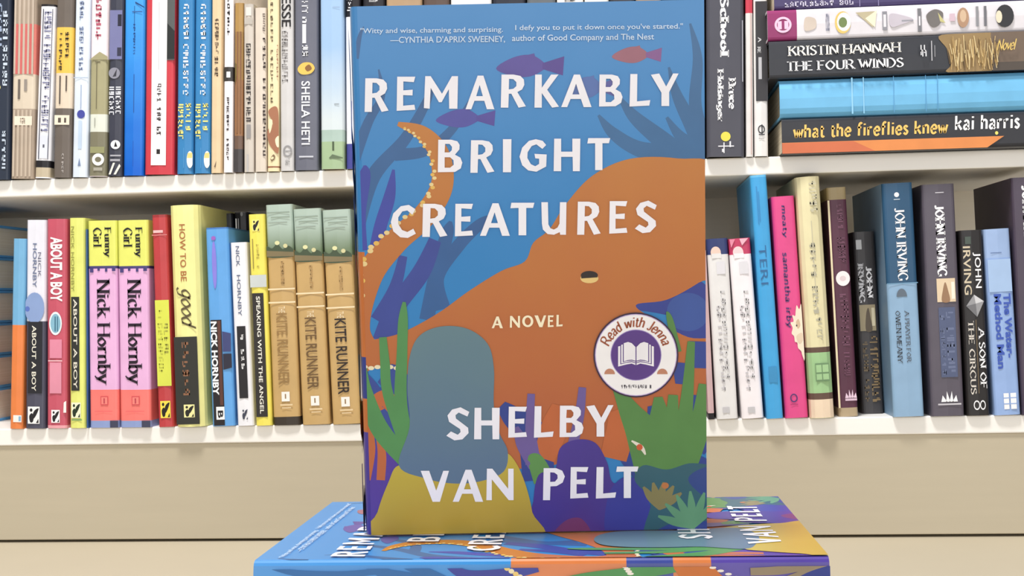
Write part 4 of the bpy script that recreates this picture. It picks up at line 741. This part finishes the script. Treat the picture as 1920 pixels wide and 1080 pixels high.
    stone = blend_mat('boulder_print', (88, 114, 142), (98, 128, 136), 2, 0.03, 0.1, 0.3)
    art(stone, smooth([(748, 872), (768, 800), (764, 730), (768, 670), (786, 630), (826, 612), (876, 616), (914, 644), (926, 690), (926, 760), (936, 810), (952, 846), (944, 884), (900, 902), (850, 906), (796, 896)], 6))
    # spine picture
    nl = lay[0]
    def sp(c, pts):
        lay[0] += 1; xx = -w / 2 - .0013 - .000004 * (lay[0] - nl)
        pts = clip([(h * (1 - f), y * T) for f, y in pts], 0, h, .11 * T, .89 * T)
        if len(pts) > 2: put(j, [pts], lambda a, b: (xx, b, a), c if isinstance(c, bpy.types.Material) else S(c))
    def q(u, v): return ((u - 472) / 1072, .09 + (v - 1048) / 32 * .21)
    def rib(c, pts, ws, n=6): sp(c, [q(*p) for p in ribbon(pts, ws, n)])
    for pts, ws in (([(500, 1046), (560, 1060), (640, 1064), (720, 1058), (800, 1078), (860, 1110)], [4, 14, 16, 12, 20, 24]), ([(690, 1040), (730, 1066), (790, 1110)], [20, 26, 34]), ([(760, 1040), (810, 1066), (880, 1110)], [20, 24, 34])): rib((58, 112, 176), pts, ws)
    rib((66, 74, 160), [(840, 1040), (880, 1066), (960, 1062), (1010, 1050)], [14, 22, 22, 20]); rib((66, 74, 160), [(880, 1066), (920, 1100)], [20, 40])
    for i in range(10): sp((240, 208, 130) if i % 2 else (244, 230, 190), ell(*q(945 + i * 8, 1046 + i * 6), .005, .035, 10))
    rib(GRN, [(1000, 1096), (1090, 1074), (1180, 1064), (1260, 1050), (1300, 1036)], [16, 20, 26, 26, 20]); rib(GRN, [(1290, 1040), (1284, 1064), (1270, 1090)], [18, 16, 12])
    for i in range(4): sp((244, 236, 226), ell(*q(1172 + i * 3, 1050 + i * 5), .006, .02, 8))
    sp(ORG, [q(*p) for p in smooth([(1262, 1050), (1300, 1044), (1330, 1050), (1350, 1072), (1400, 1120), (1290, 1120), (1270, 1070)], 5)])
    for i in range(5): sp((244, 236, 226), ell(*q(1318 + i * 14, 1046 + i * 7), .006, .02, 8))
    rib(KHA, [(1400, 1062), (1450, 1060), (1500, 1052), (1550, 1046)], [16, 18, 16, 12]); rib(KHA, [(1450, 1084), (1490, 1070), (1540, 1048)], [10, 16, 10])
    rib(NAV, [(1470, 1110), (1510, 1080), (1550, 1060)], [40, 34, 24])
    for pts, ws in (([(1000, 1160), (1200, 1180), (1500, 1150)], [30, 40, 20]), ([(500, 1150), (700, 1140), (900, 1170)], [20, 26, 12])): rib((70, 96, 176), pts, ws)
    jk = j.build('dust_jacket', root)
    p = MB(); p.box(-w / 2 + .004, w / 2 - .003, t + .0001, T - t - .0001, .003, h - .003, pages_mat('novel_paper', (206, 196, 172), (238, 230, 212), 1)); p.build('page_block', root)
    # printed and embossed lettering
    top = -.000004 * (lay[0] + 4)
    ink = mat((238, 236, 244), 0.25, 0.03)
    def cut_line(name, rows, m=ink, dy=-.00008):
        b = MB()
        for word, boxes in rows:
            for ch, (x0, x1, y0, y1) in zip(word, boxes):
                lp = [[cov(x0 + (x1 - x0) * a, y1 + (y0 - y1) * c) for a, c in L] for L in CUT[ch]]
                put(b, lp, lambda a, c: (a, top + dy, c), m)
        return b.build(name, jk)
    cut_line('title_lettering', [('REMARKABLY', [(684,729,147,210),(744,779,144,208),(795,859,143,204),(873,927,142,205),(939,986,140,202),(1002,1048,140,202),(1052,1109,140,201),(1123,1167,140,200),(1180,1219,139,200),(1220,1272,138,199)]),
        ('BRIGHT', [(821,867,262,323),(882,927,263,324),(943,959,261,323),(974,1025,261,322),(1038,1088,260,321),(1101,1144,259,319)]),
        ('CREATURES', [(733,780,384,446),(792,839,382,444),(853,887,382,443),(900,956,381,442),(957,1002,380,441),(1015,1062,379,440),(1082,1126,378,440),(1142,1176,377,438),(1190,1231,376,437)])])
    cut_line('subtitle_lettering', [('ANOVEL', [(922,943,593,615),(956,975,592,614),(979,1000,591,613),(1002,1024,591,613),(1027,1038,591,613),(1043,1055,590,612)])], mat((244, 232, 200), .3))
    cut_line('author_lettering', [('SHELBY', [(837,880,763,825),(889,937,764,823),(953,988,762,820),(1001,1038,761,820),(1049,1094,760,819),(1099,1150,759,818)]),
        ('VAN', [(789,842,882,940),(849,906,880,940),(912,963,878,937)]), ('PELT', [(1018,1059,877,937),(1069,1103,875,934),(1117,1155,875,934),(1155,1197,874,933)])])
    b = MB(); pale = mat((196, 216, 238), .3)
    for text, x0, x1, y0, y1, sl in (('"Witty and wise, charming and surprising.', 676, 943, 53, 66, -3), ('I defy you to put it down once you\'ve started."', 966, 1280, 47, 60, -3), ('—CYNTHIA D\'APRIX SWEENEY,', 732, 947, 69, 83, -2), ('author of Good Company and The Nest', 960, 1226, 66, 81, -3)):
        for q in fit(sans_text(text, 0.012), lambda a, c: cov(x0 + (x1 - x0) * a, y1 + (y0 - y1) * c + sl * a)):
            b.face([(a, top - .00005, c) for a, c in q], pale)
    b.build('quote_lettering', jk)
    # round reading-club sticker
    b = MB(); cx, cy, R = 1192.0, 665.0, 79.5; ux = lambda u, v: cov(cx + u * R, cy - v * R); st = top - .0003
    def disc(rr, c, dy, n=48): put(b, [[ux(*q) for q in ell(0, 0, rr, rr, n)]], lambda a, c_: (a, st - dy, c_), mat(c, .3))
    rim = [ux(*q) for q in ell(0, 0, 1, 1, 48)]
    for i in range(48):
        p0, p1 = rim[i - 1], rim[i]; b.face([(p0[0], top, p0[1]), (p1[0], top, p1[1]), (p1[0], st, p1[1]), (p0[0], st, p0[1])], mat((52, 34, 62), .3))
    disc(1.0, (52, 34, 62), 0); disc(.965, (190, 170, 214), .00004); disc(.945, (240, 237, 238), .00008); disc(.60, (150, 130, 190), .00012); disc(.582, (88, 58, 132), .00016)
    def sh(pts, c, dy): put(b, [[ux(*q) for q in pts]], lambda a, c_: (a, st - dy, c_), mat(c, .3))
    for s in (-1, 1):
        for k, (xo, yt_) in enumerate(((.42, .20), (.37, .24), (.31, .28))):
            pg = [(0, -.235 + k * .04), (s * .1, -.2 + k * .035), (s * .22, -.22 + k * .04), (s * xo, -.27 + k * .05), (s * xo, yt_), (s * (xo - .1), yt_ + .03), (s * .1, yt_ + .0), (0, yt_ - .09)]
            sh(pg, (88, 58, 132), .00018 + k * .00006)
            gp = .022; pg2 = [(s * .012 if abs(x) < .01 else (x - s * gp if abs(x) > .2 and k else x), y + (gp if y < 0 and k else 0)) for x, y in pg]
            sh(pg2, (238, 235, 240), .00021 + k * .00006)
        sh([(s * .62 + .125 * math.cos(math.radians(a)), -.45 + .13 * math.sin(math.radians(a))) for a in range(0, 181, 15)], (188, 130, 104), .0002)
    for q in fit(pseudo(13, 4), lambda a, c: ux(-.35 + .72 * a, -.785 + .085 * c)): b.face([(a, st - .0002, c) for a, c in q], mat((70, 62, 74), .4))
    word = 'Read with Jenna'; tot = sum(NIB[c][0] + .05 for c in word); acc = 0
    for ch in word:
        cw = NIB[ch][0]; an = math.radians(162 - 144 * (acc + cw / 2) / tot); acc += cw + .05
        for q in nib_text(ch, .17, .1, False, .12, 0) if ch != ' ' else []:
            P = []
            for (a, c) in q:
                a = (a - cw / 2) * .235; rr = .665 + c * .235
                P.append(ux(rr * math.cos(an) + a * math.sin(an), rr * math.sin(an) - a * math.cos(an)))
            b.face([(a, st - .0002, c) for a, c in P], mat((156, 70, 36), .4))
    b.build('round_sticker', jk)['label'] = 'white and purple round sticker with an open book'
    return root
stand_novel = make_novel(M_ST, 'blue and orange hardback novel standing upright, cover facing forward with white title')
def lying(dx, dy, rz, zt):
    return (Matrix.Translation((0.0795 + dx, -0.5995 + dy, zt)) @ Matrix.Rotation(math.radians(rz), 4, 'Z')
            @ Matrix(((0, 0, -1, 0), (1, 0, 0, 0), (0, -1, 0, 0), (0, 0, 0, 1))))
for i, (dx, dy, rz, nm) in enumerate(((0, 0, .7, 'top of the pile, under the standing one'), (.001, .001, .3, 'second in the pile'), (-.001, .001, .9, 'third in the pile'), (.0, .002, .5, 'lowest in the pile'))):
    o = stand_novel.copy(); COL.objects.link(o); o.matrix_world = lying(dx, dy, rz, Z_ST - i * HP)
    o['label'] = 'blue and orange hardback novel lying flat, ' + nm; o['group'] = 'hardback novels lying in a pile'
    for ch in list(stand_novel.children):
        c = ch.copy(); COL.objects.link(c); c.parent = o
        for g in list(ch.children):
            e = g.copy(); COL.objects.link(e); e.parent = c
